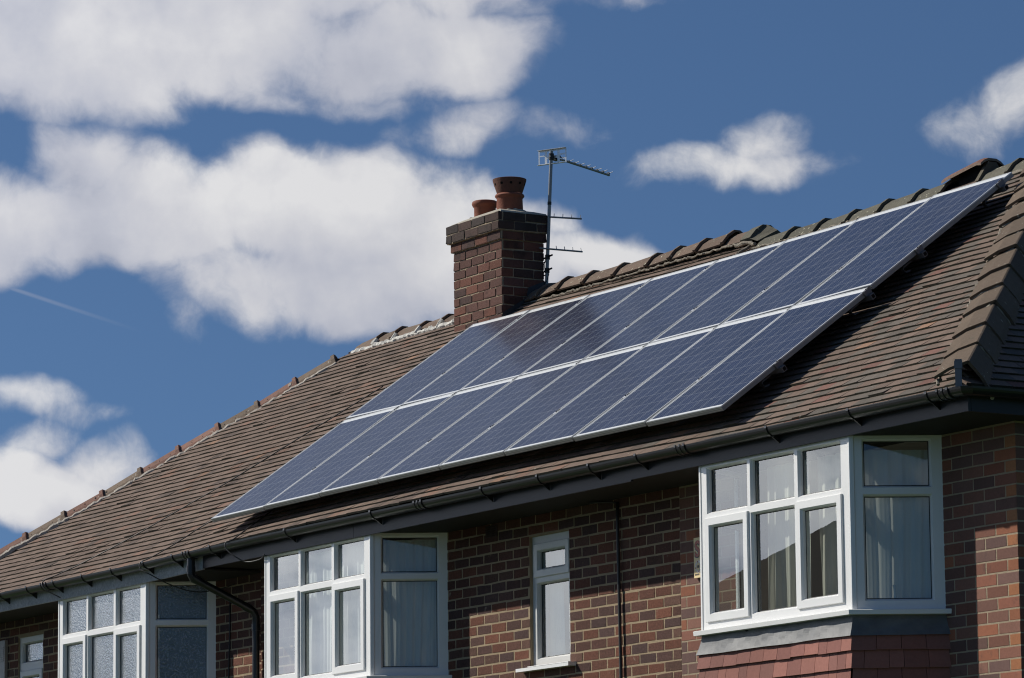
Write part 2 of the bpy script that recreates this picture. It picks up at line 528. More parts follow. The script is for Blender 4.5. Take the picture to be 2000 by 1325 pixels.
class MB:
    """collects faces, then links them as ONE mesh object"""

    def __init__(s):
        s.v, s.f, s.c = [], [], []

    def face(s, pts, col=None):
        i = len(s.v)
        s.v.extend([tuple(p) for p in pts])
        s.f.append(tuple(range(i, i + len(pts))))
        s.c.append(col)

    def box(s, a, b, col=None):
        x0, y0, z0 = a
        x1, y1, z1 = b
        p = [(x0, y0, z0), (x1, y0, z0), (x1, y1, z0), (x0, y1, z0), (x0, y0, z1), (x1, y0, z1), (x1, y1, z1), (x0, y1, z1)]
        s.hexa(p, col)

    def hexa(s, p, col=None):
        i = len(s.v)
        s.v.extend([tuple(q_) for q_ in p])
        for f in ((0, 3, 2, 1), (4, 5, 6, 7), (0, 1, 5, 4), (1, 2, 6, 5), (2, 3, 7, 6), (3, 0, 4, 7)):
            s.f.append(tuple(i + k for k in f))
            s.c.append(col)

    def obox(s, o, ax, ay, az, a, b, col=None):
        o, ax, ay, az = Vector(o), Vector(ax), Vector(ay), Vector(az)
        P = lambda x, y, z: o + ax * x + ay * y + az * z
        x0, y0, z0 = a
        x1, y1, z1 = b
        s.hexa([P(x0, y0, z0), P(x1, y0, z0), P(x1, y1, z0), P(x0, y1, z0), P(x0, y0, z1), P(x1, y0, z1), P(x1, y1, z1), P(x0, y1, z1)], col)

    def tube(s, pts, r, seg=10, caps=True, col=None):
        pts = [Vector(p) for p in pts]
        rs = r if isinstance(r, (list, tuple)) else [r] * len(pts)
        ring = []
        prev = None
        for k, p in enumerate(pts):
            d = (pts[min(k + 1, len(pts) - 1)] - pts[max(k - 1, 0)]).normalized()
            if prev is None:
                a = d.cross(Vector((0, 0, 1)))
                if a.length < .05:
                    a = d.cross(Vector((0, 1, 0)))
                a.normalize()
            else:
                a = (prev - d * prev.dot(d)).normalized()
            prev = a
            b_ = d.cross(a)
            i = len(s.v)
            s.v.extend([tuple(p + (a * math.cos(t) + b_ * math.sin(t)) * rs[k]) for t in [2 * math.pi * j / seg for j in range(seg)]])
            ring.append(i)
        for k in range(len(ring) - 1):
            for j in range(seg):
                s.f.append((ring[k] + j, ring[k] + (j + 1) % seg, ring[k + 1] + (j + 1) % seg, ring[k + 1] + j))
                s.c.append(col)
        if caps:
            s.f.append(tuple(ring[0] + j for j in reversed(range(seg))))
            s.f.append(tuple(ring[-1] + j for j in range(seg)))
            s.c += [col, col]

    def lathe(s, c, prof, seg=32, col=None):
        rings = []
        for (r, z) in prof:
            i = len(s.v)
            s.v.extend([(c[0] + r * math.cos(2 * math.pi * j / seg), c[1] + r * math.sin(2 * math.pi * j / seg), c[2] + z) for j in range(seg)])
            rings.append(i)
        for a, b_ in zip(rings, rings[1:]):
            for j in range(seg):
                s.f.append((a + j, a + (j + 1) % seg, b_ + (j + 1) % seg, b_ + j))
                s.c.append(col)

    def build(s, name, material, parent=None, smooth=False, loc=None, auto=None):
        me = bpy.data.meshes.new(name)
        if parent is not None:
            off = root_loc(parent)
        else:
            base = Vector(loc) if loc else Vector((0, 0, 0))
            off = base + Vector((0, 0, G))
        me.from_pydata([(x - off.x, y - off.y, z + G - off.z) for x, y, z in s.v], [], s.f)
        if any(c is not None for c in s.c):
            at = me.attributes.new('tint', 'FLOAT_COLOR', 'FACE')
            arr = np.ones((len(s.f), 4), 'f')
            for i, c in enumerate(s.c):
                if c is not None:
                    arr[i, :3] = c
            at.data.foreach_set('color', arr.ravel())
        me.materials.append(material)
        if smooth:
            me.polygons.foreach_set('use_smooth', [True] * len(me.polygons))
            if auto:
                me.update()
                try:
                    me.set_sharp_from_angle(angle=math.radians(auto))
                except Exception:
                    pass
        me.update()
        o = bpy.data.objects.new(name, me)
        COL.objects.link(o)
        if parent is not None:
            o.parent = parent
        else:
            o.location = off
        return o


def lerp(a, b, t):
    return a + (b - a) * t


# ------------------------------------------------------------------ roof surface
TA = 0.617539746
cT, sT, tT = math.cos(TA), math.sin(TA), math.tan(TA)
Z0 = -0.2085
SC = [-.008, .096, -.111, .026, -.264, .295]


def sag_panel(x, vp):
    u = min(max(x / 8.096, -.05), 1.05)
    w = min(max(vp / 3.32, -.05), 1.2)
    return SC[0] + SC[1] * u + SC[2] * u * u + w * (SC[3] + SC[4] * u + SC[5] * u * u)


def sstep(x, a, b):
    t = min(max((x - a) / (b - a), 0), 1)
    return t * t * (3 - 2 * t)


def drop(x):
    return .024 * (1 - sstep(x, -1.6, 1.0))


def roof(x, v, h=0.0):
    hh = h + sag_panel(x, v - .12)
    return Vector((x, v * cT - hh * sT, Z0 + v * sT + hh * cT - drop(x) * max(0, 1 - v / 4.2)))


HIPR = 11.03      # where the right hip starts at the eave
KR = .963          # the right-hand slope is a little steeper: the hip runs x = HIPR - KR * y
TAR = math.atan(math.tan(0.617539746) / KR)
HIPL = -6.90      # x - y along the left hip
XP = -0.15        # line between the two houses
PIT = Vector((0, cT, sT))


def tile_col(x, v):
    base = np.array([.170, .122, .096])
    r = rng.random()
    if x > 7.0 and r < .40:
        base = np.array([.128, .108, .090])
    elif r < .08:
        base = np.array([.115, .085, .07])
    elif r < .14:
        base = np.array([.200, .122, .090])
    if rng.random() < (.020 if x > 7 else .006):
        base = np.array([.25, .15, .10])
    if x > 7 and rng.random() < .06:
        base = np.array([.18, .095, .075])
    return base * (0.86 + .28 * rng.random())


GAUGE = .099
TW = .178


MOSS_SHADE = np.array([.034, .033, .022])


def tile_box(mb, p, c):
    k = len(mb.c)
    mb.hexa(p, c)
    mb.c[k + 2] = MOSS_SHADE * (.7 + .8 * rng.random())      # mossy butt edge, with shade painted in to strengthen the course lines


def front_tiles(x_from, x_to, mb):
    c = 0
    while True:
        v0 = -.055 + GAUGE * c
        if v0 > 4.27:
            break
        v1 = v0 + GAUGE + .012
        wob = (rng.random() - .5) * .006
        x = -7.2 + (TW / 2 if c % 2 else 0) + (rng.random() - .5) * .01
        while x < 11.3:
            w = TW * (1 + (rng.random() - .5) * .02)
            a, b = x + .0012 + rng.random() * .0015, x + w - .0012
            x += w
            mid = (a + b) / 2
            if not (x_from <= mid < x_to):
                continue
            vv1 = v1
            if mid > 3.68 and v0 > 4.08:
                continue
            ya, yb = v0 * cT, vv1 * cT
            la, lb = HIPL + ya, HIPL + yb
            ra, rb = HIPR - KR * ya, HIPR - KR * yb
            a0, a1 = max(a, la), max(a, lb)
            b0, b1 = min(b, ra), min(b, rb)
            if b0 - a0 < .01 and b1 - a1 < .01:
                continue
            b0, b1 = max(b0, a0 + .002), max(b1, a1 + .002)
            lf = rng.random()
            h0 = .004 + (rng.random() - .5) * .004 + (.007 if lf < .035 else 0)
            tw = (rng.random() - .5) * .005
            h1 = -.010
            dv = wob + (rng.random() - .5) * .005
            t = .018
            p = [roof(a0, v0 + dv, h0 + tw - t), roof(b0, v0 + dv, h0 - tw - t), roof(b1, vv1, h1 - t), roof(a1, vv1, h1 - t),
                 roof(a0, v0 + dv, h0 + tw), roof(b0, v0 + dv, h0 - tw), roof(b1, vv1, h1), roof(a1, vv1, h1)]
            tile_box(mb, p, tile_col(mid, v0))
        c += 1


def side_tiles(sign, mb):
    """tiles on a hip end: sign +1 right, -1 left"""
    c = 0
    while True:
        v0 = -.055 + GAUGE * c
        if v0 > 4.1:
            break
        v1 = v0 + GAUGE + .012
        s = -.2 + (TW / 2 if c % 2 else 0)
        vk = 1.0 if sign < 0 else math.sin(TAR) / sT
        y0lim, y1lim = v0 * vk * cT, 7.0 - v0 * vk * cT
        while s < 7.2:
            a, b = max(s + .002, y0lim), min(s + TW - .002, y1lim)
            s += TW
            if b - a < .02:
                continue
            h0, h1, t = .004 + (rng.random() - .5) * .004, -.010, .018

            def P(y, v, h):
                ta = TAR if sign > 0 else TA
                d = v * math.cos(ta) - h * math.sin(ta)
                x = HIPR - d if sign > 0 else HIPL + d
                return Vector((x, y, Z0 + v * math.sin(ta) + h * math.cos(ta) - (drop(-3) * (1 - v / 4.2) if sign < 0 else 0)))
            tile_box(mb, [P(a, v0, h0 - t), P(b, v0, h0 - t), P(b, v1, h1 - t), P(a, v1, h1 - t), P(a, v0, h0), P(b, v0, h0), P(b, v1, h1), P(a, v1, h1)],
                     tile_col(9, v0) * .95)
        c += 1


def angle_tile(p0, p1, wa, wb, w0, w1, th, col, collar=.0, clen=.05, roundk=.14, name='ridge_tile', parent=None, m=None):
    """one ridge or hip tile: two wings folded over the line p0-p1, its end raised into a collar when asked"""
    mb = MB()
    p0, p1 = Vector(p0), Vector(p1)
    L = (p1 - p0).length
    d = (p1 - p0) / L
    u = -(wa + wb).normalized()
    secs = [(0, w0, 0.0), (L, w1, 0.0)]
    if collar:
        wm = lerp(w0, w1, 1 - clen / L)
        secs = [(0, w0, 0.), (L - clen, wm, 0.), (L - clen + .004, wm, collar), (L, w1, collar)]
    rows = []
    for (s, w, up_) in secs:
        c = p0 + d * s
        na = (u - wa * u.dot(wa)).normalized()
        nb = (u - wb * u.dot(wb)).normalized()
        out, inn = [], []
        for (wd, nn, k) in ((wa, na, 1.0), (wa, na, .55), (wa, na, roundk), (wb, nb, roundk), (wb, nb, .55), (wb, nb, 1.0)):
            q_ = c + wd * (w * k) + nn * (up_ + (.012 if k == .55 else 0)) + u * 0
            out.append(q_)
            inn.append(q_ - nn * (th + up_ * .5))
        rows.append((out, inn))
    K = len(rows[0][0])
    for (o0, i0), (o1, i1) in zip(rows, rows[1:]):
        for k in range(K - 1):
            cc = np.array(col) * (.92 + .16 * rng.random())
            mb.face([o0[k], o0[k + 1], o1[k + 1], o1[k]], cc)
            mb.face([i0[k + 1], i0[k], i1[k], i1[k + 1]], np.array(col) * .8)
        mb.face([i0[0], o0[0], o1[0], i1[0]], col)
        mb.face([o0[-1], i0[-1], i1[-1], o1[-1]], col)
    for (o, i), fl in ((rows[0], 1), (rows[-1], 0)):
        for k in range(K - 1):
            f = [o[k], i[k], i[k + 1], o[k + 1]]
            mb.face(f if fl else f[::-1], col)
    return mb.build(name, m or M_RIDGE, parent)


def mortar_strip(mb, pts, r, seg=7):
    """a lumpy bed of cement along a line"""
    out = []
    pts = [Vector(p) for p in pts]
    for a, b in zip(pts, pts[1:]):
        nn = max(2, int((b - a).length / .035))
        for k in range(nn):
            out.append(a.lerp(b, k / nn) + Vector((rng.normal(0, .003), rng.normal(0, .005), rng.normal(0, .005))))
    out.append(pts[-1])
    mb.tube(out, [r * (.75 + .5 * rng.random()) for _ in out], seg)


# ------------------------------------------------------------------ ground, road and pavement (below the picture; they light the walls from beneath)
def sheet(name, x0, y0, x1, y1, z, m):
    mb = MB()
    mb.face([(x0, y0, z), (x1, y0, z), (x1, y1, z), (x0, y1, z)])
    return setp(mb.build(name, m), kind='structure')


sheet('ground', -900, -900, 900, 900, -G, M_GRASS)
mbk = MB()
mbk.box((-200, -7.6, -G), (200, -5.4, -G + .12))
setp(mbk.build('pavement', M_PAVE), kind='structure')
sheet('road', -200, -14.5, 200, -7.6, -G + .004, M_ROAD)
mbk = MB()
mbk.box((-200, -16.6, -G), (200, -14.5, -G + .12))
setp(mbk.build('pavement', M_PAVE), kind='structure')

# ------------------------------------------------------------------ the two houses
house_r = thing('brick_house', 'brown brick house with two white bay windows, its tiled roof carrying the solar panels', 'house', (5.3, 3.5, -G))
house_l = thing('brick_house', 'adjoining brick house on the left with a frosted bay window and the chimney', 'house', (-3.4, 3.5, -G))

YW = .58
XR, XL = 10.765, -6.64
YB = 6.45
ZS = -.425
BAYS = [(7.778, 9.634, -1.600), (0.987, 2.857, -1.577), (-3.236, -1.352, -1.60)]
CANT = .3175            # run of the canted side along the wall
OPEN = [(b[0] - CANT + .05, b[1] + CANT - .05, b[2] - .02, -.30) for b in BAYS] + [(4.475, 5.082, -1.607, -.578), (-5.398, -4.80, -1.62, -.62)]

C_RUST = [(.105, .044, .030), (.088, .040, .030), (.120, .047, .031), (.072, .037, .031), (.132, .051, .032), (.094, .049, .036), (.068, .038, .034)]
C_SMOO = [(.185, .080, .056), (.160, .080, .062), (.205, .080, .052), (.140, .077, .064), (.245, .093, .052), (.185, .090, .066), (.122, .070, .061)]
C_ORNG = [(.33, .135, .062), (.38, .165, .080), (.27, .105, .055)]


def brick_face(mb, P, s0, s1, z0, z1, pal, pitch=.236, course=.0825, openings=(), joint=.011, quoin=None, rough=.003, jit=.0022):
    """stretcher bond on a vertical face; P(s, z, out) gives the point"""
    r = 0
    z = z1
    while z > z0 + .01:
        zb = max(z - course, z0)
        zt = z - joint * .5
        zl = zb + joint * .5
        # free intervals of this course
        iv = [(s0, s1)]
        for (a, b, oz0, oz1) in openings:
            if zb < oz1 - .01 and z > oz0 + .01:
                nv = []
                for (i0, i1) in iv:
                    if b <= i0 or a >= i1:
                        nv.append((i0, i1))
                    else:
                        if a > i0:
                            nv.append((i0, a))
                        if b < i1:
                            nv.append((b, i1))
                iv = nv
        s = s1 + (pitch if r % 2 == 0 else pitch * .5)
        while s > s0 - pitch:
            a, b = s - pitch, s
            s -= pitch
            for (i0, i1) in iv:
                aa, bb = max(a, i0), min(b, i1)
                if bb - aa < .035:
                    continue
                pj = joint * .5
                xa = aa + (pj if aa > i0 + 1e-6 else 0)
                xb = bb - (pj if bb < i1 - 1e-6 else 0)
                c = np.array(pal[rng.integers(len(pal))]) * (.92 + .40 * rng.random())
                if quoin and abs(bb - s1) < .01 and r % 2:
                    c = np.array(C_ORNG[rng.integers(3)])
                e = .0012 + rng.random() * rough * .7
                j = lambda: rng.normal(0, jit)
                ti = .0022
                q0 = [P(xa + j(), zl + j(), 0), P(xb + j(), zl + j(), 0), P(xb + j(), zt + j(), 0), P(xa + j(), zt + j(), 0)]
                xa2, xb2, zl2, zt2 = xa + ti, xb - ti, zl + ti, zt - ti
                q1 = [P(xa2 + j(), zl2 + j(), e), P(xb2 + j(), zl2 + j(), e), P(xb2 + j(), zt2 + j(), e), P(xa2 + j(), zt2 + j(), e)]
                mb.face(q1, c)
                for k in range(4):
                    mb.face([q0[k], q0[(k + 1) % 4], q1[(k + 1) % 4], q1[k]], c * .93)
        z = zb
        r += 1


def wall_backing(mb, x0, x1, z0, z1, y, openings):
    """mortar face with the openings left out"""
    xs = sorted(set([x0, x1] + [min(max(v, x0), x1) for o in openings for v in o[:2]]))
    zs = sorted(set([z0, z1] + [min(max(v, z0), z1) for o in openings for v in o[2:]]))
    for i in range(len(xs) - 1):
        for k in range(len(zs) - 1):
            cx, cz = (xs[i] + xs[i + 1]) / 2, (zs[k] + zs[k + 1]) / 2
            if any(o[0] < cx < o[1] and o[2] < cz < o[3] for o in openings):
                continue
            mb.box((xs[i], y, zs[k]), (xs[i + 1], y + .22, zs[k + 1]))


PF = lambda s, z, o: Vector((s, YW - o, z))
# right house: older rustic bricks, then the smoother red extension
XE = 6.662
mb = MB()
wall_backing(mb, XP, XE, -G, -.40, YW, OPEN)
wall_r = mb.build('wall', M_MORT, house_r)
mb = MB()
brick_face(mb, PF, XP, XE, -4.0, -.405, C_RUST, .232, .0815, OPEN, .0155)
mb.build('rustic_brickwork', M_BRICKR, wall_r)
mb = MB()
wall_backing(mb, XE, XR, -G, -.40, YW, OPEN)
mb.box((XR - .22, YW + .22, -G), (XR, YB, -.3))
wall_e = mb.build('extension_wall', M_MORTN, house_r)
mb = MB()
brick_face(mb, PF, XE + .004, XR, -4.0, -.42, C_SMOO, .2365, .0828, OPEN, .011, quoin=True, rough=.0015, jit=.0009)
brick_face(mb, lambda s, z, o: Vector((XR + o, YW - s, z)), -(YB - YW), 0, -4.0, -.42, C_SMOO, .2365, .0828, (), .011, rough=.0015, jit=.0009)
mb.build('smooth_brickwork', M_BRICKS, wall_e)
# left house
mb = MB()
wall_backing(mb, XL, XP, -G, -.40, YW, OPEN)
mb.box((XL, YW + .22, -G), (XL + .22, YB, -.3))
wall_l = mb.build('wall', M_MORT, house_l)
mb = MB()
brick_face(mb, PF, XL, XP, -4.0, -.43, C_RUST, .232, .0815, OPEN, .0155)
mb.build('rustic_brickwork', M_BRICKR, wall_l)


for par, a, b in ((house_r, XP, XR - .22), (house_l, XL + .22, XP)):
    mb = MB()
    mb.box((a, YB - .2, -G), (b, YB, -.3))
    mb.build('rear_wall', M_MORT, par)


# rooms behind the glass
def rooms(parent, xs, zc=-.35):
    mb = MB()
    for a, b in zip(xs, xs[1:]):
        y0, y1, z0, z1 = YW + .23, 3.6, -2.6, zc
        a_, b_ = a + .04, b - .04
        mb.face([(a_, y1, z0), (b_, y1, z0), (b_, y1, z1), (a_, y1, z1)])
        mb.face([(a_, y0, z0), (a_, y1, z0), (a_, y1, z1), (a_, y0, z1)])
        mb.face([(b_, y0, z0), (b_, y0, z1), (b_, y1, z1), (b_, y1, z0)])
        mb.face([(a_, y0, z1), (a_, y1, z1), (b_, y1, z1), (b_, y0, z1)])
        mb.face([(a_, y0, z0), (b_, y0, z0), (b_, y1, z0), (a_, y1, z0)])
    mb.build('room_lining', M_INT, parent)


rooms(house_r, [XP + .1, 3.9, 6.5, XR - .25])
rooms(house_l, [XL + .25, -4.3, XP - .1])

# roofs
mb = MB()
front_tiles(XP, 12, mb)
side_tiles(1, mb)
roof_r = mb.build('roof', M_TILE, house_r)
mb = MB()
front_tiles(-9, XP, mb)
side_tiles(-1, mb)
roof_l = mb.build('roof', M_TILE, house_l)


def underlay(parent, x0, x1, hip):
    """felt under the tiles, closed rear slope"""
    mb = MB()
    n_ = 24
    for i in range(n_):
        xa, xb = lerp(x0, x1, i / n_), lerp(x0, x1, (i + 1) / n_)
        for k in range(12):
            va, vb = 4.1 * k / 12 - (.03 if k == 0 else 0), 4.1 * (k + 1) / 12
            f = lambda x, v: roof(min(max(x, HIPL + v * cT), HIPR - KR * v * cT), v, -.028)
            mb.face([f(xa, va), f(xb, va), f(xb, vb), f(xa, vb)])
    hr = Z0 + 3.36 * tT
    if hip > 0:
        mb.face([(HIPR, 0, Z0 - .03), (HIPR, 7, Z0 - .03), (HIPR - KR * 3.45, 3.5, hr)])
        mb.face([(x0, 7, Z0 - .03), (HIPR, 7, Z0 - .03), (HIPR - KR * 3.45, 3.5, hr), (x0, 3.5, hr)])
    else:
        mb.face([(HIPL, 0, Z0 - .03), (HIPL, 7, Z0 - .03), (HIPL + 3.45, 3.5, hr)])
        mb.face([(x1, 7, Z0 - .03), (HIPL, 7, Z0 - .03), (HIPL + 3.45, 3.5, hr), (x1, 3.5, hr)])
    mb.build('roof_felt', M_DARK, parent)


underlay(house_r, XP, HIPR, 1)
underlay(house_l, HIPL, XP, -1)

# ridge tiles
RA = math.radians(42)
WA, WB = Vector((0, -math.cos(RA), -math.sin(RA))), Vector((0, math.cos(RA), -math.sin(RA)))
C_RB = (.150, .105, .078)
C_RG = (.105, .098, .075)


def ridge_run(ends, start, y, parent, colf, wbase=.185):
    """tiles from left to right; every right end is lifted into a collar whose top passes the given points"""
    p = start
    for (x, z) in ends:
        q_ = (x, z)
        z0 = p[1] - .038
        z1 = q_[1] - .020
        angle_tile((p[0] - .035, y, z0), (q_[0], y, z1), WA, WB, wbase, wbase + .02, .016, colf(), .015, .045, parent=parent)
        p = q_


ridge_run([(-3.08, 2.382), (-2.701, 2.389), (-2.216, 2.375), (-1.78, 2.380), (-1.30, 2.385), (-.85, 2.388), (-.40, 2.39)], (-3.507, 2.362), 3.5, roof_l, lambda: np.array(C_RB) * (.9 + .25 * rng.random()))
ridge_run([(.04, 2.393), (.429, 2.412), (.876, 2.399), (1.401, 2.389), (1.956, 2.390), (2.332, 2.395), (2.751, 2.396), (3.186, 2.396)], (-.40, 2.39), 3.5, roof_r, lambda: np.array(C_RB) * (.82 + .3 * rng.random()))
angle_tile((3.13, 3.5, 2.338), (3.50, 3.5, 2.345), WA, WB, .19, .20, .018, C_RB, parent=roof_r)
ridge_run([(4.288, 2.237), (4.737, 2.233), (5.177, 2.237), (5.636, 2.247), (6.099, 2.251), (6.50, 2.258)], (3.86, 2.235), 3.37, roof_r, lambda: np.array(C_RG) * (.85 + .3 * rng.random()))
ridge_run([(7.373, 2.275), (7.80, 2.27)], (6.96, 2.265), 3.37, roof_r, lambda: np.array(C_RG) * (.9 + .3 * rng.random()))
# the old hip-end tile left standing where the extension meets the ridge
hump = angle_tile((3.42, 3.5, 2.325), (3.64, 3.5, 2.338), WA, WB, .20, .215, .03, C_RG, .03, .17, parent=roof_r, name='hip_end_tile')
mbh = MB()
tri = [(3.635, 3.325, 2.205), (3.635, 3.5, 2.345), (3.635, 3.675, 2.205)]
low = [(3.78, 3.30, 2.16), (3.80, 3.5, 2.27), (3.78, 3.70, 2.16)]
mbh.face([tri[0], low[0], low[1], tri[1]], C_RG)
mbh.face([tri[1], low[1], low[2], tri[2]], C_RG)
mbh.face([low[0], low[2], low[1]], C_RG)
mbh.build('hip_end_bed', M_RIDGE, roof_r)
mbm = MB()
mortar_strip(mbm, [(3.45, 3.30, 2.17), (3.62, 3.30, 2.175), (3.80, 3.26, 2.13)], .018)
mortar_strip(mbm, [(3.66, 3.30, 2.14), (3.645, 3.2, 2.07), (3.64, 3.12, 2.012)], .016)
mortar_strip(mbm, [(3.84, 3.215, 2.075), (4.5, 3.225, 2.075), (5.4, 3.225, 2.08), (6.45, 3.225, 2.085)], .010)
mortar_strip(mbm, [(6.98, 3.215, 2.085), (7.7, 3.215, 2.08)], .022)
mortar_strip(mbm, [(-.05, 3.355, 2.195), (1.2, 3.355, 2.195), (2.4, 3.355, 2.20), (3.45, 3.355, 2.195)], .010)
mbm.build('ridge_mortar', M_MORTG, roof_r)
mbm = MB()
mortar_strip(mbm, [(-3.47, 3.34, 2.18), (-2.6, 3.342, 2.195), (-1.09, 3.344, 2.205)], .030)
for x in (-3.05, -2.66, -2.18, -1.74):
    mortar_strip(mbm, [(x, 3.33, 2.20), (x + .02, 3.37, 2.27)], .026)
mbm.build('ridge_cement', M_MORTW, roof_l)

# left hip
hl_top = [(-3.669, 3.231, 2.218), (-3.955, 2.945, 2.010), (-4.237, 2.663, 1.789), (-4.531, 2.369, 1.583), (-4.827, 2.073, 1.371), (-5.112, 1.788, 1.163), (-5.398, 1.502, .949), (-5.688, 1.212, .750), (-5.980, .920, .546), (-6.27, .63, .34), (-6.56, .34, .135), (-6.85, .05, -.07)]
hdir = Vector((1, 1, tT)).normalized()
nf = Vector((0, -sT, cT))
sl = hdir.cross(Vector((0, 0, 1))).normalized()
upl = sl.cross(hdir).normalized()
upl = upl if upl.z > 0 else -upl
ofl = sl if sl.y < 0 else -sl
LANG = math.radians(50)
wfa = ofl * math.cos(LANG) - upl * math.sin(LANG)
wla = -ofl * math.cos(LANG) - upl * math.sin(LANG)
mbm = MB()
for k in range(len(hl_top) - 1):
    a, b = Vector(hl_top[k + 1]), Vector(hl_top[k])
    c = np.array((.215, .120, .092)) * (.85 + .3 * rng.random())
    if k in (0, 2, 5, 7):
        c = np.array((.185, .140, .105))
    angle_tile(a - Vector((0, 0, .032)) - hdir * .04, b - Vector((0, 0, .026)), wfa, wla, .200, .205, .018, c, .026, .045, parent=roof_l, name='hip_tile', m=M_HIP)
    o = b - Vector((0, 0, .05)) - hdir * .062
    mortar_strip(mbm, [o + wfa * .05, o + wfa * .12, o + wfa * .205], .021)
ledge = [Vector(p) + wfa * .205 - Vector((0, 0, .012)) + ofl * .008 for p in hl_top]
mortar_strip(mbm, ledge, .034)
mbm.build('hip_cement', M_MORTL, roof_l)

# right hip: big angular tiles, each lapping the one below
hdr = Vector((-KR, 1, tT)).normalized()
side_h = hdr.cross(Vector((0, 0, 1))).normalized()        # horizontal, across the hip
upn = side_h.cross(hdr).normalized()
upn = upn if upn.z > 0 else -upn
out_f = side_h if side_h.y < 0 else -side_h
WANG = math.radians(60)
wfr = nf.cross(hdr)
wfr = (wfr if wfr.z < 0 else -wfr).normalized()
wsr = -out_f * math.cos(WANG) - upn * math.sin(WANG)
mbm = MB()
base = Vector((HIPR + .03, .0, Z0))
s = -.02
k = 0
while s < 5.2:
    L = .43 + (rng.random() - .5) * .03
    jit = Vector((rng.normal(0, .006), rng.normal(0, .006), 0))
    lo = base + hdr * s + Vector((0, 0, .120 + (.012 if k % 3 == 0 else 0))) + jit
    hi = base + hdr * (s + L + .06) + Vector((0, 0, .092)) + jit
    c = np.array((.135, .100, .072)) * (.8 + .35 * rng.random())
    angle_tile(lo, hi, wfr, wsr, .265, .255, .020, c, 0, roundk=.03, parent=roof_r, name='hip_tile', m=M_HIP)
    e = base + hdr * (s + .018) + Vector((0, 0, .090))
    if k:
        mortar_strip(mbm, [e + wfr * .235, e + wfr * .03, e + wsr * .03, e + wsr * .235], .011, 6)
    s += L
    k += 1
for w in (wfr, wsr):
    mortar_strip(mbm, [base + hdr * t + w * .245 + Vector((0, 0, .080)) for t in (-.02, 1.2, 2.5, 4.0)], .013, 6)
mbm.build('hip_cement', M_MORTG, roof_r)
# hip iron at the eave corner
mb = MB()
o = Vector((11.06, -.10, -.245))
for k, (dx, dz) in enumerate(((0, 0), (0, .10), (-.004, .15), (-.02, .175))):
    pass
ax = Vector((1, -1, 0)).normalized()
ay = Vector((1, 1, 0)).normalized()
mb.obox(o, ay, ax, (0, 0, 1), (-.022, -.004, -.02), (.022, .004, .155))
mb.obox(o + Vector((0, 0, .155)), ay, ax, (0, 0, 1), (-.022, -.022, -.004), (.022, .008, .006))
mb.obox(o + Vector((0, 0, .10)), ay, ax, (0, 0, 1), (-.026, -.007, 0), (.026, .010, .05))
mb.build('hip_iron', M_ALUD, house_r)

# raised ventilating tile on the ridge
vt = MB()
yv = 3.37
for (o_, th_) in ((0, 1),):
    for a, b in zip(range(6), range(1, 7)):
        pass
arc = [(-.12, -.042), (-.085, -.014), (-.04, .004), (.04, .004), (.085, -.014), (.12, -.042)]
zz = [(6.46, 2.250, .95), (6.56, 2.266, 1.0), (6.80, 2.300, 1.0), (6.93, 2.318, 1.0), (6.985, 2.31, .97)]
rows = []
for (x, z, k) in zz:
    rows.append([Vector((x, yv + a * k, z + b)) for a, b in arc])
for r0, r1 in zip(rows, rows[1:]):
    for i in range(5):
        vt.face([r0[i], r0[i + 1], r1[i + 1], r1[i]], np.array((.19, .095, .072)))
        dn = Vector((0, 0, .02))
        vt.face([r0[i + 1] - dn, r0[i] - dn, r1[i] - dn, r1[i + 1] - dn], np.array((.16, .09, .07)))
    for i in (0, 5):
        vt.face([r0[i], r1[i], r1[i] - dn, r0[i] - dn], np.array((.24, .17, .13)))
for r_ in (rows[0], rows[-1]):
    for i in range(5):
        vt.face([r_[i], r_[i + 1], r_[i + 1] - dn, r_[i] - dn], np.array((.24, .2, .16)))
vent = vt.build('vent_tile', M_HIP, roof_r)
angle_tile((6.45, yv, 2.175), (6.98, yv, 2.185), WA, WB, .19, .19, .017, (.20, .09, .068), 0, parent=roof_r)
mb = MB()
mb.box((6.62, yv - .06, 2.12), (6.97, yv + .06, 2.25))
mb.build('vent_mesh', M_DARK, roof_r)
mb = MB()
mb.hexa([(6.94, yv - .15, 2.12), (6.985, yv - .15, 2.12), (6.985, yv + .15, 2.12), (6.94, yv + .15, 2.12), (6.945, yv - .04, 2.285), (6.985, yv - .04, 2.285), (6.985, yv + .04, 2.285), (6.945, yv + .04, 2.285)], (.12, .10, .075))
mb.build('vent_end_stop', M_RIDGE, roof_r)

# ------------------------------------------------------------------ chimney
CX0, CX1, CY0, CY1 = -1.068, -.180, 3.12, 3.578
mb = MB()
mb.box((CX0 + .004, CY0 + .004, 1.6), (CX1 - .004, CY1 - .004, 2.80))
mb.box((CX0 - .018, CY0 - .018, 2.80), (CX1 + .013, CY1 + .013, 2.885))
mb.box((CX0 - .049, CY0 - .049, 2.885), (CX1 + .031, CY1 + .031, 3.055))
stack = mb.build('chimney', M_MORTN, house_l)
mb = MB()
C_CH = [(.105, .046, .034), (.085, .042, .034), (.125, .052, .036), (.070, .04, .035), (.10, .05, .04)]
C_CHD = [(.05, .035, .03), (.06, .038, .032), (.045, .035, .032)]


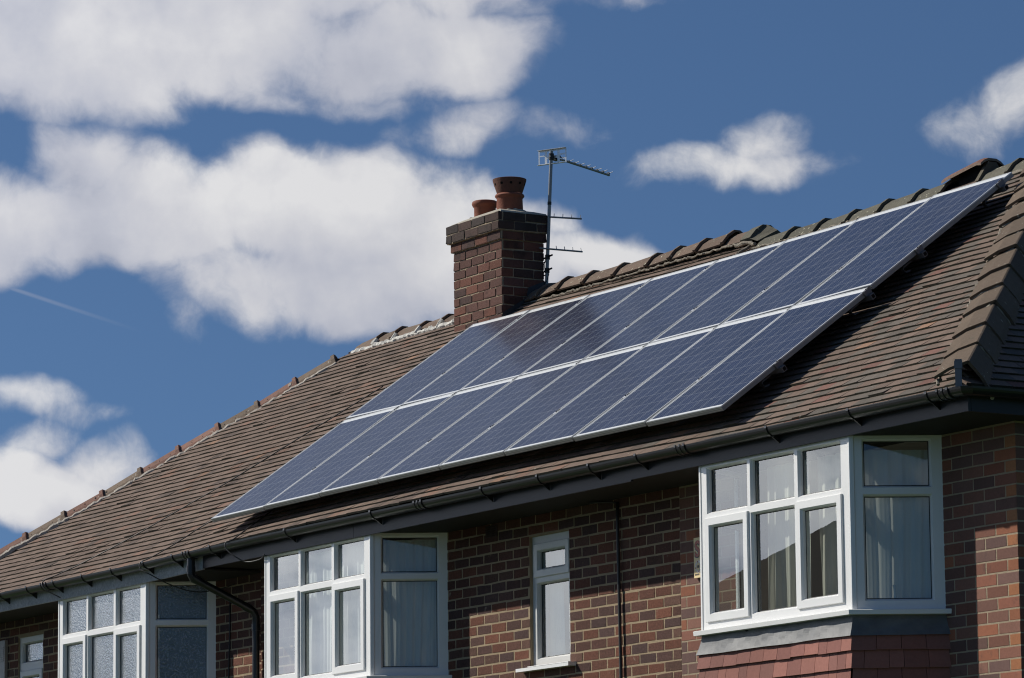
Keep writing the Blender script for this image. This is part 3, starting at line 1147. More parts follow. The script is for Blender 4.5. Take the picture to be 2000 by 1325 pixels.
def stack_ring(x0, x1, y0, y1, z0, z1, course, pal, pitch):
    brick_face(mb, lambda s, z, o: Vector((s, y0 - o, z)), x0, x1, z0, z1, pal, pitch, course, (), .013, rough=.005, jit=.003)
    brick_face(mb, lambda s, z, o: Vector((x1 + o, s, z)), y0, y1, z0, z1, pal, pitch, course, (), .013, rough=.005, jit=.003)
    brick_face(mb, lambda s, z, o: Vector((x0 - o, -s, z)), -y1, -y0, z0, z1, pal, pitch, course, (), .013, rough=.005, jit=.003)
    brick_face(mb, lambda s, z, o: Vector((-s, y1 + o, z)), -x1, -x0, z0, z1, pal, pitch, course, (), .013, rough=.005, jit=.003)


stack_ring(CX0, CX1, CY0, CY1, 1.75, 2.795, .0872, C_CH, .222)
stack_ring(CX0 - .022, CX1 + .017, CY0 - .022, CY1 + .017, 2.797, 2.884, .087, C_CH, .24)
stack_ring(CX0 - .053, CX1 + .035, CY0 - .053, CY1 + .035, 2.886, 3.06, .087, C_CHD, .25)
mb.build('chimney_brickwork', M_BRICKC, stack)
mb = MB()
cxm, cym = (CX0 + CX1) / 2, (CY0 + CY1) / 2
prev = None
for (k, z) in ((1.07, 3.055), (1.05, 3.072), (.8, 3.105), (.55, 3.13), (.3, 3.14)):
    hx, hy = (CX1 - CX0) / 2 * k, (CY1 - CY0) / 2 * (k if k < 1 else 1 + (k - 1) * 1.6)
    ring = []
    for (sx, sy_) in ((-1, -1), (1, -1), (1, 1), (-1, 1)):
        ring.append(Vector((cxm + sx * hx, cym + sy_ * hy, z)))
    if prev:
        for i in range(4):
            a, b, c, d = prev[i], prev[(i + 1) % 4], ring[(i + 1) % 4], ring[i]
            mb.face([a, b, c, d])
    prev = ring
mb.face(prev)
for (x, y) in ((-.87, 3.35), (-.41, 3.35)):
    pts = [(x + .135 * math.cos(t), y + .135 * math.sin(t), 3.10) for t in np.linspace(0, 6.283, 20)]
    mortar_strip(mb, pts, .022)
mb.build('flaunching', M_FLAU, stack)
mb = MB()
mb.lathe((-.87, 3.35, 3.06), [(.104, 0), (.104, .165), (.112, .175), (.122, .19), (.126, .205), (.120, .225), (.108, .232), (.088, .225), (.085, 0)], 40)
mb.build('chimney_pot', M_TERRA, stack, True, auto=40)
mb = MB()
c = (-.41, 3.35, 3.06)
mb.lathe(c, [(.130, 0), (.122, .175), (.128, .185), (.138, .195), (.140, .205), (.132, .218), (.118, .225), (.09, .222), (.09, 0)], 40)
pot = mb.build('chimney_pot', M_TERRA, stack, True, auto=40)
mb = MB()
mb.lathe(c, [(.118, .226), (.124, .240), (.158, .345), (.160, .362), (.150, .366), (.140, .352), (.105, .24)], 40)
cowl = mb.build('pot_terminal', M_TERRD, stack, True, auto=40)
mb = MB()
for j in range(10):
    t = 2 * math.pi * (j + .3) / 10
    d = Vector((math.cos(t), math.sin(t), 0))
    nrm = Vector((math.cos(t), math.sin(t), -.32)).normalized()
    o = Vector(c) + d * .146 + Vector((0, 0, .310))
    mb = MB()
    mb.tube([o - nrm * .004, o + nrm * .0022], .0125, 12)
    mb.build('terminal_hole', M_DARK, stack)
mb = MB()
mb.face([(CX1 + .004, 3.30, 2.13), (CX1 + .18, 3.32, 2.165), (CX1 + .20, 3.66, 2.40), (CX1 + .004, 3.62, 2.42)])
mb.face([(CX1 + .0075, 3.12, 1.98), (CX1 + .0075, 3.60, 2.30), (CX1 + .0075, 3.60, 2.44), (CX1 + .0075, 3.40, 2.36), (CX1 + .0075, 3.38, 2.26), (CX1 + .0075, 3.12, 2.1)])
mb.build('lead_flashing', plain('old_lead', (.05, .05, .053), .6, .3, var=.4, scale=15), stack)

# ------------------------------------------------------------------ gutters, fascia, soffit
GR = .057


def half_pipe(mb, path, normals, r, t=.004, seg=12, a0=0, a1=math.pi):
    rows = []
    for p, nn in zip(path, normals):
        p, nn = Vector(p), Vector(nn)
        o, i = [], []
        for k in range(seg + 1):
            a = a0 + (a1 - a0) * k / seg
            d = nn * math.cos(a) - Vector((0, 0, 1)) * math.sin(a)
            o.append(p + d * r)
            i.append(p + d * (r - t))
        rows.append((o, i))
    for (o0, i0), (o1, i1) in zip(rows, rows[1:]):
        for k in range(seg):
            mb.face([o0[k], o1[k], o1[k + 1], o0[k + 1]])
            mb.face([i0[k], i0[k + 1], i1[k + 1], i1[k]])
        mb.face([o0[0], i0[0], i1[0], o1[0]])
        mb.face([i0[-1], o0[-1], o1[-1], i1[-1]])
    for (o, i) in (rows[0], rows[-1]):
        for k in range(seg):
            mb.face([o[k], o[k + 1], i[k + 1], i[k]])


GZ, GY = -.268, -.062
gz = lambda x: GZ - drop(x)
XC = HIPR + .065
mb = MB()
path = [(XP + (9.0 - XP) * i / 8, GY, gz(XP + (9.0 - XP) * i / 8)) for i in range(9)]
nrm = [(0, -1, 0)] * 9
path += [(XC - .16, GY, GZ), (XC - .03, GY + .01, GZ), (XC, GY + .04, GZ), (XC + .008, .12, GZ), (XC + .008, 3.5, GZ), (XC + .008, 7.0, GZ)]
nrm += [(0, -1, 0), tuple(Vector((.55, -1.1, 0))), tuple(Vector((1.05, -.6, 0))), (1, 0, 0), (1, 0, 0), (1, 0, 0)]
half_pipe(mb, path, nrm, GR)
gut_r = mb.build('gutter', M_BLACK, house_r, True, auto=40)
mb = MB()
path = [(lerp(HIPL - .05, XP - .001, i / 8), GY, gz(lerp(HIPL - .05, XP, i / 8))) for i in range(9)]
half_pipe(mb, path, [(0, -1, 0)] * 9, GR)
gut_l = mb.build('gutter', M_BLACK, house_l, True, auto=40)


def bracket_mesh(mb, x, y, z, ax=Vector((1, 0, 0)), nn=Vector((0, -1, 0)), r=GR + .004):
    o = Vector((x, y, z))
    half_pipe(mb, [o - ax * .013, o + ax * .013], [nn, nn], r + .003, .006, 12, -.18, math.pi)
    # web running back and down to the fascia
    pr = [o + nn * (r * math.cos(a)) + Vector((0, 0, -r * math.sin(a))) for a in np.linspace(.55, 2.5, 8)]
    tail = [o - nn * .058 + Vector((0, 0, -.015)), o - nn * .058 + Vector((0, 0, -.105))]
    poly = pr + tail[:1] + tail[1:]
    for sgn in (-.0045, .0045):
        mb.face([p + ax * sgn for p in (poly if sgn > 0 else poly[::-1])])
    for a, b in zip(poly, poly[1:] + poly[:1]):
        mb.face([a - ax * .0045, b - ax * .0045, b + ax * .0045, a + ax * .0045])


def union_mesh(mb, x, y, z):
    for dx in (-.055, 0, .055):
        o = Vector((x + dx, y, z))
        half_pipe(mb, [o - Vector((.011, 0, 0)), o + Vector((.011, 0, 0))], [(0, -1, 0)] * 2, GR + .009, .01, 12, -.15, math.pi)
    o = Vector((x, y, z))
    half_pipe(mb, [o - Vector((.06, 0, 0)), o + Vector((.06, 0, 0))], [(0, -1, 0)] * 2, GR + .005, .006, 12)


def unit_part(fn, name, parent, m):
    """first copy built, later ones share its mesh"""
    state = {}

    def place(x, y, z):
        if 'o' not in state:
            q_ = MB()
            fn(q_, x, y, z)
            state['o'] = q_.build(name, m, parent, True, auto=40)
            state['p'] = Vector((x, y, z))
            return state['o']
        c = state['o'].copy()
        COL.objects.link(c)
        c.parent = parent
        c.location = state['o'].location + (Vector((x, y, z)) - state['p'])
        return c
    return place


br = unit_part(bracket_mesh, 'gutter_bracket', gut_r, M_BLACK)
for x in (10.72, 9.832, 8.846, 7.146, 6.49, 5.752, 4.904, 3.12, 1.62, .21):
    br(x, GY, gz(x))
un = unit_part(union_mesh, 'gutter_union', gut_r, M_BLACK)
for x in (10.90, 7.745, 3.908):
    un(x, GY, gz(x))
for y in (.55, 1.5, 2.5):
    mb = MB()
    bracket_mesh(mb, XC + .008, y, GZ, Vector((0, 1, 0)), Vector((1, 0, 0)))
    mb.build('gutter_bracket', M_BLACK, gut_r, True, auto=40)
br = unit_part(bracket_mesh, 'gutter_bracket', gut_l, M_BLACK)
for x in (-.53, -1.124, -1.80, -2.43, -3.067, -3.674, -4.3, -4.95, -5.6):
    br(x, GY, gz(x))
un = unit_part(union_mesh, 'gutter_union', gut_l, M_BLACK)
un(-.26, GY, gz(-.26))
un(-3.28, GY, gz(-3.28))

FZ = -.428
mb = MB()
for (a, b, y) in ((XP, 2.62, .0), (2.62, 6.90, .001), (6.90, HIPR, -.004)):
    mb.box((a + .0015, y, FZ + (.012 if a > 6 else 0)), (b - .0015, y + .022, -.235))
mb.box((HIPR - .024, .0225, FZ + .012), (HIPR - .002, 7.0, -.235))
mb.build('fascia', M_FASC, house_r)
mb = MB()
mb.box((XP, .024, FZ + .016), (HIPR - .026, YW - .001, FZ + .030))
mb.box((XR + .001, YW, FZ + .016), (HIPR - .026, 7.0, FZ + .030))
mb.build('soffit', M_SOFF, house_r)
mb = MB()
nseg = 20
for i in range(nseg):
    xa, xb = lerp(HIPL, XP - .002, i / nseg), lerp(HIPL, XP - .002, (i + 1) / nseg)
    za, zb = FZ - drop(xa), FZ - drop(xb)
    mb.hexa([(xa, 0, za), (xb, 0, zb), (xb, .02, zb), (xa, .02, za), (xa, 0, -.27), (xb, 0, -.27), (xb, .02, -.27), (xa, .02, -.27)])
mb.build('fascia', M_PEBB, house_l)
mb = MB()
mb.box((HIPL + .03, .021, FZ - .012), (XP - .001, YW - .001, FZ + .004))
mb.build('soffit', M_SOFF, house_l)

# rainwater pipe between the houses
mb = MB()
x0 = -.26
mb.tube([(x0, GY, gz(x0) - .045), (x0, GY, -.47)], .036, 16)
mb.tube([(x0, GY, -.44), (x0, GY, -.475), (x0 + .004, GY + .02, -.515), (x0 + .02, .03, -.545), (-.155, .44, -.752), (-.143, .50, -.79), (-.14, .523, -.84), (-.14, .523, -.93)], .034, 16)
mb.tube([(-.14, .523, -.90), (-.135, .523, -5.5)], .033, 16)
for z in (-.93, -2.9):
    mb.tube([(-.14, .523, z - .03), (-.14, .523, z + .03)], .040, 16)
mb.tube([(x0, GY, -.40), (x0, GY, -.455)], .041, 16)
mb.tube([(x0 + .003, GY + .018, -.500), (x0 + .016, .02, -.54)], .040, 16)
mb.tube([(-.165, .415, -.740), (-.149, .475, -.772)], .039, 16)
mb.build('downpipe', M_BLACK, house_l, True, auto=40)
mb = MB()
mb.tube([(5.825, .56, -.44), (5.829, .556, -.60), (5.84, .556, -1.2), (5.853, .556, -2.0), (5.86, .556, -4)], .013, 10)
mb.tube([(5.60, .45, -.425), (5.75, .53, -.432), (5.822, .558, -.446)], .008, 8)
mb.build('wall_conduit', M_CABLE, house_r, True)
mb = MB()
mb.tube([(-.738, .57, -.62), (-.745, .572, -.9), (-.770, .572, -1.35), (-.775, .572, -4)], .007, 8)
mb.build('wall_conduit', M_CABLE, house_l, True)
# air brick
mb = MB()
mb.box((3.80, YW - .006, -.520), (3.985, YW + .01, -.425))
for i in range(5):
    for k in range(9):
        mb.box((3.808 + k * .0196, YW - .011, -.516 + i * .018), (3.814 + k * .0196, YW - .0062, -.504 + i * .018))
mb.build('air_brick', plain('air_brick_clay', (.05, .03, .025), .9), house_r)
mb = MB()
mb.box((-5.95, YW - .035, -1.15), (-5.65, YW - .002, -.622))
for i in range(7):
    mb.box((-5.93, YW - .041, -.70 - i * .022), (-5.67, YW - .0355, -.689 - i * .022))
mb.build('vent_cover', plain('grey_vent_plastic', (.30, .29, .27), .5), house_l)

# ------------------------------------------------------------------ windows
def frame_panel(o, au, av, aw, Wd, Ht, openings, parent, name='window_frame', depth=.062, mframe=None, mglass=None, gl=-.040, sub_of=None):
    """white frame with chamfered openings and glass set back; openings: (u0,v0,u1,v1,'fix'|'sash')"""
    o, au, av, aw = Vector(o), Vector(au).normalized(), Vector(av).normalized(), Vector(aw).normalized()
    P = lambda u, v, w: o + au * u + av * v + aw * w
    mframe = mframe or M_UPVC
    mglass = mglass or M_GLASS
    fr, gk, panes, sashes = MB(), MB(), [], []
    us = sorted(set([0, Wd] + [x for q_ in openings for x in (q_[0], q_[2])]))
    vs = sorted(set([0, Ht] + [x for q_ in openings for x in (q_[1], q_[3])]))
    for i in range(len(us) - 1):
        for k in range(len(vs) - 1):
            cu_, cv_ = (us[i] + us[i + 1]) / 2, (vs[k] + vs[k + 1]) / 2
            if any(q_[0] < cu_ < q_[2] and q_[1] < cv_ < q_[3] for q_ in openings):
                continue
            fr.face([P(us[i], vs[k], 0), P(us[i + 1], vs[k], 0), P(us[i + 1], vs[k + 1], 0), P(us[i], vs[k + 1], 0)])
            fr.face([P(us[i], vs[k], -depth), P(us[i], vs[k + 1], -depth), P(us[i + 1], vs[k + 1], -depth), P(us[i + 1], vs[k], -depth)])
    for (a, b) in (((0, 0), (Wd, 0)), ((Wd, 0), (Wd, Ht)), ((Wd, Ht), (0, Ht)), ((0, Ht), (0, 0))):
        fr.face([P(*a, 0), P(*a, -depth), P(*b, -depth), P(*b, 0)])

    def ring(mb_, r0, w0, r1, w1):
        c0 = [(r0[0], r0[1]), (r0[2], r0[1]), (r0[2], r0[3]), (r0[0], r0[3])]
        c1 = [(r1[0], r1[1]), (r1[2], r1[1]), (r1[2], r1[3]), (r1[0], r1[3])]
        for i in range(4):
            j = (i + 1) % 4
            mb_.face([P(*c0[i], w0), P(*c0[j], w0), P(*c1[j], w1), P(*c1[i], w1)])

    def inset(r, d):
        return (r[0] + d, r[1] + d, r[2] - d, r[3] - d)

    for (u0, v0, u1, v1, kind) in openings:
        r = (u0, v0, u1, v1)
        if kind == 'fix':
            ring(fr, r, 0, inset(r, .012), -.020)
            ring(fr, inset(r, .012), -.020, inset(r, .014), gl + .003)
            ring(gk, inset(r, .014), gl + .0035, inset(r, .020), gl + .0015)
            gr = inset(r, .0195)
            gw = gl
            ring(fr, r, -depth, inset(r, .014), gl - .01)
        else:
            so_ = inset(r, -.014)
            sb = MB()
            ring(fr, r, 0, r, -depth)
            si = inset(r, .040)
            ring(sb, so_, .001, so_, .012)
            ring(sb, so_, .012, inset(so_, .004), .016)
            ring(sb, inset(so_, .004), .016, si, .016)
            ring(sb, si, .016, inset(si, .012), -.004)
            ring(sb, inset(si, .012), -.004, inset(si, .014), gl + .018)
            ring(sb, r, -depth + .004, inset(si, .012), -depth + .004)
            ring(sb, inset(si, .012), -depth + .004, inset(si, .014), gl + .012)
            ring(gk, inset(si, .014), gl + .0185, inset(si, .020), gl + .0165)
            gr = inset(si, .0195)
            gw = gl + .015
            sashes.append(sb)
        pb = MB()
        pb.face([P(gr[0], gr[1], gw), P(gr[2], gr[1], gw), P(gr[2], gr[3], gw), P(gr[0], gr[3], gw)])
        panes.append(pb)
    frame = fr.build(name, mframe, parent)
    top = sub_of or frame
    gk.build('gasket', M_GASK, top)
    for sb in sashes:
        sb.build('casement', mframe, top)
    for pb in panes:
        pb.build('glass_pane', mglass, top)
    return frame


def bay(parent, x0, x1, zb, zt, mullions, zt_row, sash_rows, mglass=None, mframe=None, dz=0.0, label=None):
    """canted bay: front of three lights and two canted sides, post at each corner, sill, lead apron, hung tiles"""
    YF = .03
    c60, s60 = .5, math.sqrt(3) / 2
    side = (YW - YF) / s60
    Ht = zt - zb
    Wd = x1 - x0
    root = bpy.data.objects.new('bay_window', None)
    COL.objects.link(root)
    root.empty_display_size = .2
    root.parent = parent
    if label:
        root['label'] = label
    # front
    ops = []
    for i, (a, b) in enumerate(mullions):
        ops.append((a, zt_row[1] - zb, b, zt - .036 - zb, 'fix'))
        ops.append((a, .068, b, zt_row[0] - zb, sash_rows[i]))
    frame_panel((x0, YF, zb), (1, 0, 0), (0, 0, 1), (0, -1, 0), Wd, Ht, ops, root, mframe=mframe, mglass=mglass)
    # canted sides
    sop = [(.085, zt_row[1] - zb, side - .075, zt - .036 - zb, 'fix'), (.085, .060, side - .075, zt_row[0] - zb, 'fix')]
    frame_panel((x1, YF, zb), (c60, s60, 0), (0, 0, 1), (s60, -c60, 0), side, Ht, sop, root, mframe=mframe, mglass=mglass)
    sop = [(.075, zt_row[1] - zb, side - .085, zt - .036 - zb, 'fix'), (.075, .060, side - .085, zt_row[0] - zb, 'fix')]
    frame_panel((x0 - side * c60, YW, zb), (c60, -s60, 0), (0, 0, 1), (-s60, -c60, 0), side, Ht, sop, root, mframe=mframe, mglass=mglass)
    # corner posts
    for (x, sg) in ((x1, 1), (x0, -1)):
        pm = MB()
        pts = [(x - sg * .014, YF - .006), (x + sg * .004, YF - .006), (x + sg * .012, YF + .002), (x + sg * .021, YF + .018), (x + sg * .010, YF + .05), (x - sg * .014, YF + .05)]
        for a, b in zip(pts, pts[1:] + pts[:1]):
            q_ = [(a[0], a[1], zb), (b[0], b[1], zb), (b[0], b[1], zt), (a[0], a[1], zt)]
            pm.face(q_ if sg > 0 else q_[::-1])
        pm.build('corner_post', mframe or M_UPVC, root)
    # outline helper of the bay pushed out by d
    t30 = math.tan(math.radians(30))

    def outline(d):
        k = d * t30
        yw = YW
        back = (YW - (YF - d)) / s60
        return [(x0 - k - back * c60, yw), (x0 - k, YF - d), (x1 + k, YF - d), (x1 + k + back * c60, yw)]

    def band(mb_, d0, z0_, d1, z1_):
        a, b = outline(d0), outline(d1)
        for i in range(3):
            mb_.face([(*a[i], z0_), (*a[i + 1], z0_), (*b[i + 1], z1_), (*b[i], z1_)])

    sm = MB()
    st = zb - .002
    band(sm, .055, st - .034, .058, st - .004)
    band(sm, .058, st - .004, .052, st)
    band(sm, .052, st, -.05, st + .003)
    band(sm, -.05, st - .036, .055, st - .034)
    sm.build('window_sill', mframe or M_UPVC, root)
    lm = MB()
    nst = 10
    zl = st - .030
    lw = .145
    # lead dressed over the tiles: buckled sheet flaring outwards
    a_, b_ = None, None
    ND = 26
    for k in range(nst):
        t0, t1 = k / nst, (k + 1) / nst
        A0, A1 = outline(.004 + .040 * t0 ** 1.6), outline(.004 + .040 * t1 ** 1.6)
        for i in range(3):
            for j in range(ND):
                def pt(A, t, s):
                    x = lerp(A[i][0], A[i + 1][0], s)
                    y = lerp(A[i][1], A[i + 1][1], s)
                    nx, ny = ((-s60, -c60), (0, -1), (s60, -c60))[i]
                    wv = .006 * math.sin(x * 19 + t * 3) * math.sin(y * 9 + x * 7.3 + t * 5) * min(1, s * 6, (1 - s) * 6)
                    return (x + nx * wv, y + ny * wv, zl - lw * t + (.002 * math.sin(x * 8.3) if t > .95 else 0))
                lm.face([pt(A1, t1, j / ND), pt(A1, t1, (j + 1) / ND), pt(A0, t0, (j + 1) / ND), pt(A0, t0, j / ND)])
    lm.build('lead_apron', M_LEAD, root, True, auto=50)
    hm = MB()
    zc = zl - lw + .028
    crs = .122
    for r_ in range(22):
        z1_, z0_ = zc - crs * r_, zc - crs * (r_ + 1)
        fl = .018 + (.055 * max(0, 1 - r_ / 9) if r_ < 9 else 0) * .0
        for i in range(3):
            A, B = outline(fl), outline(fl + .022)
            La = Vector((A[i + 1][0] - A[i][0], A[i + 1][1] - A[i][1], 0)).length
            nT = La / .166
            s = -(.5 if r_ % 2 else 0) * .166 / La
            while s < 1:
                w_ = .166 * (1 if rng.random() > .12 else .6) / La
                s0, s1 = max(s + .0018 / La, 0), min(s + w_ - .0018 / La, 1)
                s += w_
                if s1 - s0 < .01:
                    continue
                jt = rng.normal(0, .002)
                c = np.array([(.28, .118, .092), (.255, .108, .088), (.31, .132, .103), (.24, .106, .086)][rng.integers(4)]) * (.88 + .24 * rng.random())
                pa = lambda K, s_, z, d=0: Vector((lerp(K[i][0], K[i + 1][0], s_), lerp(K[i][1], K[i + 1][1], s_), z))
                inn = outline(fl - .004)
                lowi = outline(fl + .010)
                zz0 = z0_ + jt - .006
                hm.hexa([pa(inn, s0, z1_), pa(inn, s1, z1_), pa(lowi, s1, zz0), pa(lowi, s0, zz0),
                         pa(A, s0, z1_ + .004), pa(A, s1, z1_ + .004), pa(B, s1, zz0), pa(B, s0, zz0)], c)
    hm.build('hung_tiles', M_HUNG, root)
    bk = MB()
    band(bk, .0, -G, .0, zl)
    bk.build('bay_backing', M_DARK, root)
    # ceiling and floor inside the bay
    ib = MB()
    o0 = outline(-.07)
    ib.face([(*p, zt - .01) for p in o0])
    ib.build('bay_ceiling', M_INT, root)
    ib = MB()
    ib.face([(*p, zb + .01) for p in o0[::-1]])
    ib.build('bay_board', M_INT, root)
    return root


MUL = [(.085, .605), (.642, 1.190), (1.232, 1.752)]
bay1 = bay(house_r, 7.778, 9.634, -1.604, -.398, MUL, (-.815, -.770), ['sash', 'fix', 'sash'], label='nearest white bay window, over a lead apron and red hung tiles')
k2 = 1.870 / 1.856
bay2 = bay(house_r, .987, 2.857, -1.584, -.398, [(a * k2, b * k2) for a, b in MUL], (-.790, -.745), ['sash', 'fix', 'sash'], label='middle white bay window with net curtains')
bay3 = bay(house_l, -3.236, -1.352, -1.62, -.420, [(a * k2, b * k2) for a, b in MUL], (-.835, -.790), ['sash', 'fix', 'sash'], mglass=M_OBSC, label='farthest bay window with frosted glass')

# small window in the right house
sw = frame_panel((4.475, YW + .03, -1.607), (1, 0, 0), (0, 0, 1), (0, -1, 0), .607, 1.029,
                 [(.058, .052, .549, .66, 'fix'), (.050, .715, .557, .955, 'sash')], house_r, name='small_window', mframe=M_OLDW)
mb = MB()
mb.box((4.475, YW - .03, -1.6125), (5.09, YW + .03, -1.608))
mb.hexa([(4.37, YW - .075, -1.648), (5.165, YW - .075, -1.648), (5.165, YW + .03, -1.648), (4.37, YW + .03, -1.648), (4.37, YW - .075, -1.622), (5.165, YW - .075, -1.622), (5.165, YW + .03, -1.610), (4.37, YW + .03, -1.610)])
mb.build('window_sill', M_UPVC, sw)
lw_ = frame_panel((-5.398, YW + .02, -1.62), (1, 0, 0), (0, 0, 1), (0, -1, 0), .597, 1.0,
                  [(.055, .055, .542, .65, 'sash'), (.055, .742, .542, .945, 'fix')], house_l, name='small_window', mframe=M_OLDW, mglass=M_OBSC)


# ------------------------------------------------------------------ curtains (each hangs on its own rail: a thing of its own)
def curtain(name, pts, z0, z1, amp, pitch, m, label, cat, group=None, flare=0):
    mb = MB()
    P = [Vector((x, y, 0)) for x, y in pts]
    seg = []
    tot = 0
    for a, b in zip(P, P[1:]):
        L = (b - a).length
        nn = Vector(((b - a).y, -(b - a).x, 0)).normalized()
        k = max(8, int(L / .007))
        for i in range(k):
            seg.append((a.lerp(b, i / k), nn, tot + L * i / k))
        tot += L
    seg.append((P[-1], nn, tot))
    ph = [rng.random() * 6.28 for _ in range(4)]
    NZ = 12

    def off(s, t):
        a = amp * (.55 + .45 * t)
        s2 = s + .010 * math.sin(3 * t + s * 9 + ph[0])
        return a * (math.sin(6.283 * s2 / pitch + ph[1] + 1.3 * math.sin(s * 7 + ph[3])) + .4 * math.sin(6.283 * s2 / (pitch * .43) + ph[2] + t))
    rows = []
    for k in range(NZ + 1):
        t = k / NZ
        rows.append([(p + nn * off(s, t)).to_tuple()[:2] + (lerp(z1, z0, t),) for p, nn, s in seg])
    for r0, r1 in zip(rows, rows[1:]):
        for i in range(len(r0) - 1):
            mb.face([r1[i], r1[i + 1], r0[i + 1], r0[i]])
    o = mb.build(name, m, None, True, loc=(P[0].x, P[0].y, z0))
    return setp(o, label, cat, group)


def weld(o):
    import bmesh
    bm = bmesh.new()
    bm.from_mesh(o.data)
    bmesh.ops.remove_doubles(bm, verts=bm.verts, dist=1e-5)
    bm.to_mesh(o.data)
    bm.free()


s3 = math.sqrt(3) / 2
cs = []
cs.append(curtain('net_curtain', [(9.58, .145), (9.845, .60)], -1.55, -.50, .014, .105, M_NET, 'pale grey pleated curtain behind the shaded side glass of the nearest bay', 'curtain', 'curtains behind the bay windows'))
cs.append(curtain('cream_curtain', [(8.40, .20), (8.92, .20)], -1.56, -.48, .020, .12, M_CURT, 'cream curtain hanging behind the middle light of the nearest bay', 'curtain', 'curtains behind the bay windows'))
cs.append(curtain('cream_curtain', [(9.02, .20), (9.50, .20)], -1.56, -.48, .018, .13, M_CURT, 'cream curtain behind the right-hand front light of the nearest bay', 'curtain', 'curtains behind the bay windows'))
cs.append(curtain('net_curtain', [(2.795, .145), (3.06, .60)], -1.53, -.46, .016, .085, M_NET, 'greyish pleated curtain behind the shaded side glass of the middle bay', 'curtain', 'curtains behind the bay windows'))
cs.append(curtain('net_curtain', [(1.50, .16), (2.72, .16)], -1.53, -.46, .014, .10, M_NET, 'white net curtain across the sunlit front lights of the middle bay', 'curtain', 'curtains behind the bay windows'))
cs.append(curtain('net_curtain', [(-2.0, .22), (-1.47, .22)], -1.56, -.50, .018, .10, M_NET, 'white curtain behind the frosted right-hand light of the farthest bay', 'curtain', 'curtains behind the bay windows'))
cs.append(curtain('net_curtain', [(4.49, .75), (4.70, .75)], -1.56, -.62, .014, .10, M_NET, 'white curtain drawn back inside the narrow window between the bays', 'curtain'))
for o in cs:
    weld(o)

# ornaments on the sill of the nearest bay
mb = MB()
vx, vy, vz = 9.735, .315, -1.592
prof = [(.0, 0), (.022, .001), (.026, .012), (.022, .03), (.012, .05), (.0075, .075), (.008, .10), (.012, .118), (.009, .119), (.004, .10)]
mb.lathe((0, 0, 0), prof, 20)
mb.v = [(x + vx - .0 + max(0, z - .05) * -.12, y + vy, z * 1.35 + vz) for x, y, z in mb.v]
setp(mb.build('ornament', M_CERA, None, True, loc=(vx, vy, vz)), 'slim white china vase standing inside the side light of the nearest bay', 'vase')
mb = MB()
vx, vy = 7.99, .24
mb.lathe((vx, vy, -1.592), [(.0, 0), (.018, .001), (.022, .03), (.034, .062), (.042, .072), (.040, .076), (.030, .066), (.0, .05)], 20)
setp(mb.build('ornament', M_CABLE, None, True, loc=(vx, vy, -1.592)), 'small dark bowl on the inner sill of the nearest bay, behind its left light', 'bowl')

# ------------------------------------------------------------------ the painted sign beside the nearest bay
sg = thing('wall_sign', 'cream sign with a red-brown S on the bricks, half hidden by a bay', 'sign', (6.99, YW - .01, -1.13))
mb = MB()
mb.box((6.888, YW - .026, -1.122), (7.11, YW - .010, -.823))
mb.build('board', M_SIGN, sg)


def text_mesh(txt, name, m, parent, x, z, size, y, wide=1.0, bold=0):
    cu_ = bpy.data.curves.new('lettering', 'FONT')
    cu_.body = txt
    cu_.size = size
    cu_.extrude = .0006
    cu_.offset = bold
    to = bpy.data.objects.new('lettering', cu_)
    COL.objects.link(to)
    dg = bpy.context.evaluated_depsgraph_get()
    me = bpy.data.meshes.new_from_object(to.evaluated_get(dg))
    bpy.data.objects.remove(to)
    off = root_loc(parent)
    for v in me.vertices:
        v.co = Vector((x + v.co.x * wide - off.x, y - v.co.z - off.y, z + v.co.y + G - off.z))
    me.materials.clear()
    me.materials.append(m)
    o = bpy.data.objects.new(name, me)
    COL.objects.link(o)
    o.parent = parent
    return o


text_mesh('S', 'letter_shadow', M_INK, sg, 6.898, -.968, .165, YW - .0272, .95, .006)
text_mesh('S', 'letter', M_RED, sg, 6.905, -.962, .165, YW - .0290, .95, .004)
mb = MB()
for j in range(12):
    t = 2 * math.pi * j / 12
    o = Vector((6.948 + .034 * math.cos(t), YW - .0272, -1.040 + .038 * math.sin(t)))
    mb.obox(o, (1, 0, 0), (0, 0, 1), (0, -1, 0), (-.008, -.009, 0), (.008, .009, .001))
em = mb.build('emblem', M_WHITE, sg)
mb = MB()
for j in range(0, 12, 3):
    t = 2 * math.pi * (j + .5) / 12
    o = Vector((6.948 + .034 * math.cos(t), YW - .0285, -1.040 + .038 * math.sin(t)))
    mb.obox(o, (1, 0, 0), (0, 0, 1), (0, -1, 0), (-.005, -.006, 0), (.005, .006, .001))
mb.build('emblem_spots', M_RED, em)
mb = MB()
mb.lathe((0, 0, 0), [(.0, 0), (.012, 0), (.012, .001)], 12)
mb.v = [(6.948 + x, YW - .0285 - z, -1.04 + y) for x, y, z in mb.v]
mb.build('emblem_centre', M_INK, em)
mb = MB()
for k in range(5):
    x = 6.90 + k * .0125
    mb.box((x, YW - .0272, -1.104), (x + .008, YW - .0262, -1.092))
mb.build('small_print', M_INK, sg)

# ------------------------------------------------------------------ solar panels
proto = thing('solar_panel', 'solar panel', 'solar panel', (0, 0, 0), 'blue solar panels on the tiled roof')
proto.location = (0, 0, 0)
FD = .040


def raw(mb, name, m, parent):
    me = bpy.data.meshes.new(name)
    me.from_pydata(mb.v, [], mb.f)
    me.materials.append(m)
    o = bpy.data.objects.new(name, me)
    COL.objects.link(o)
    o.parent = parent
    return o


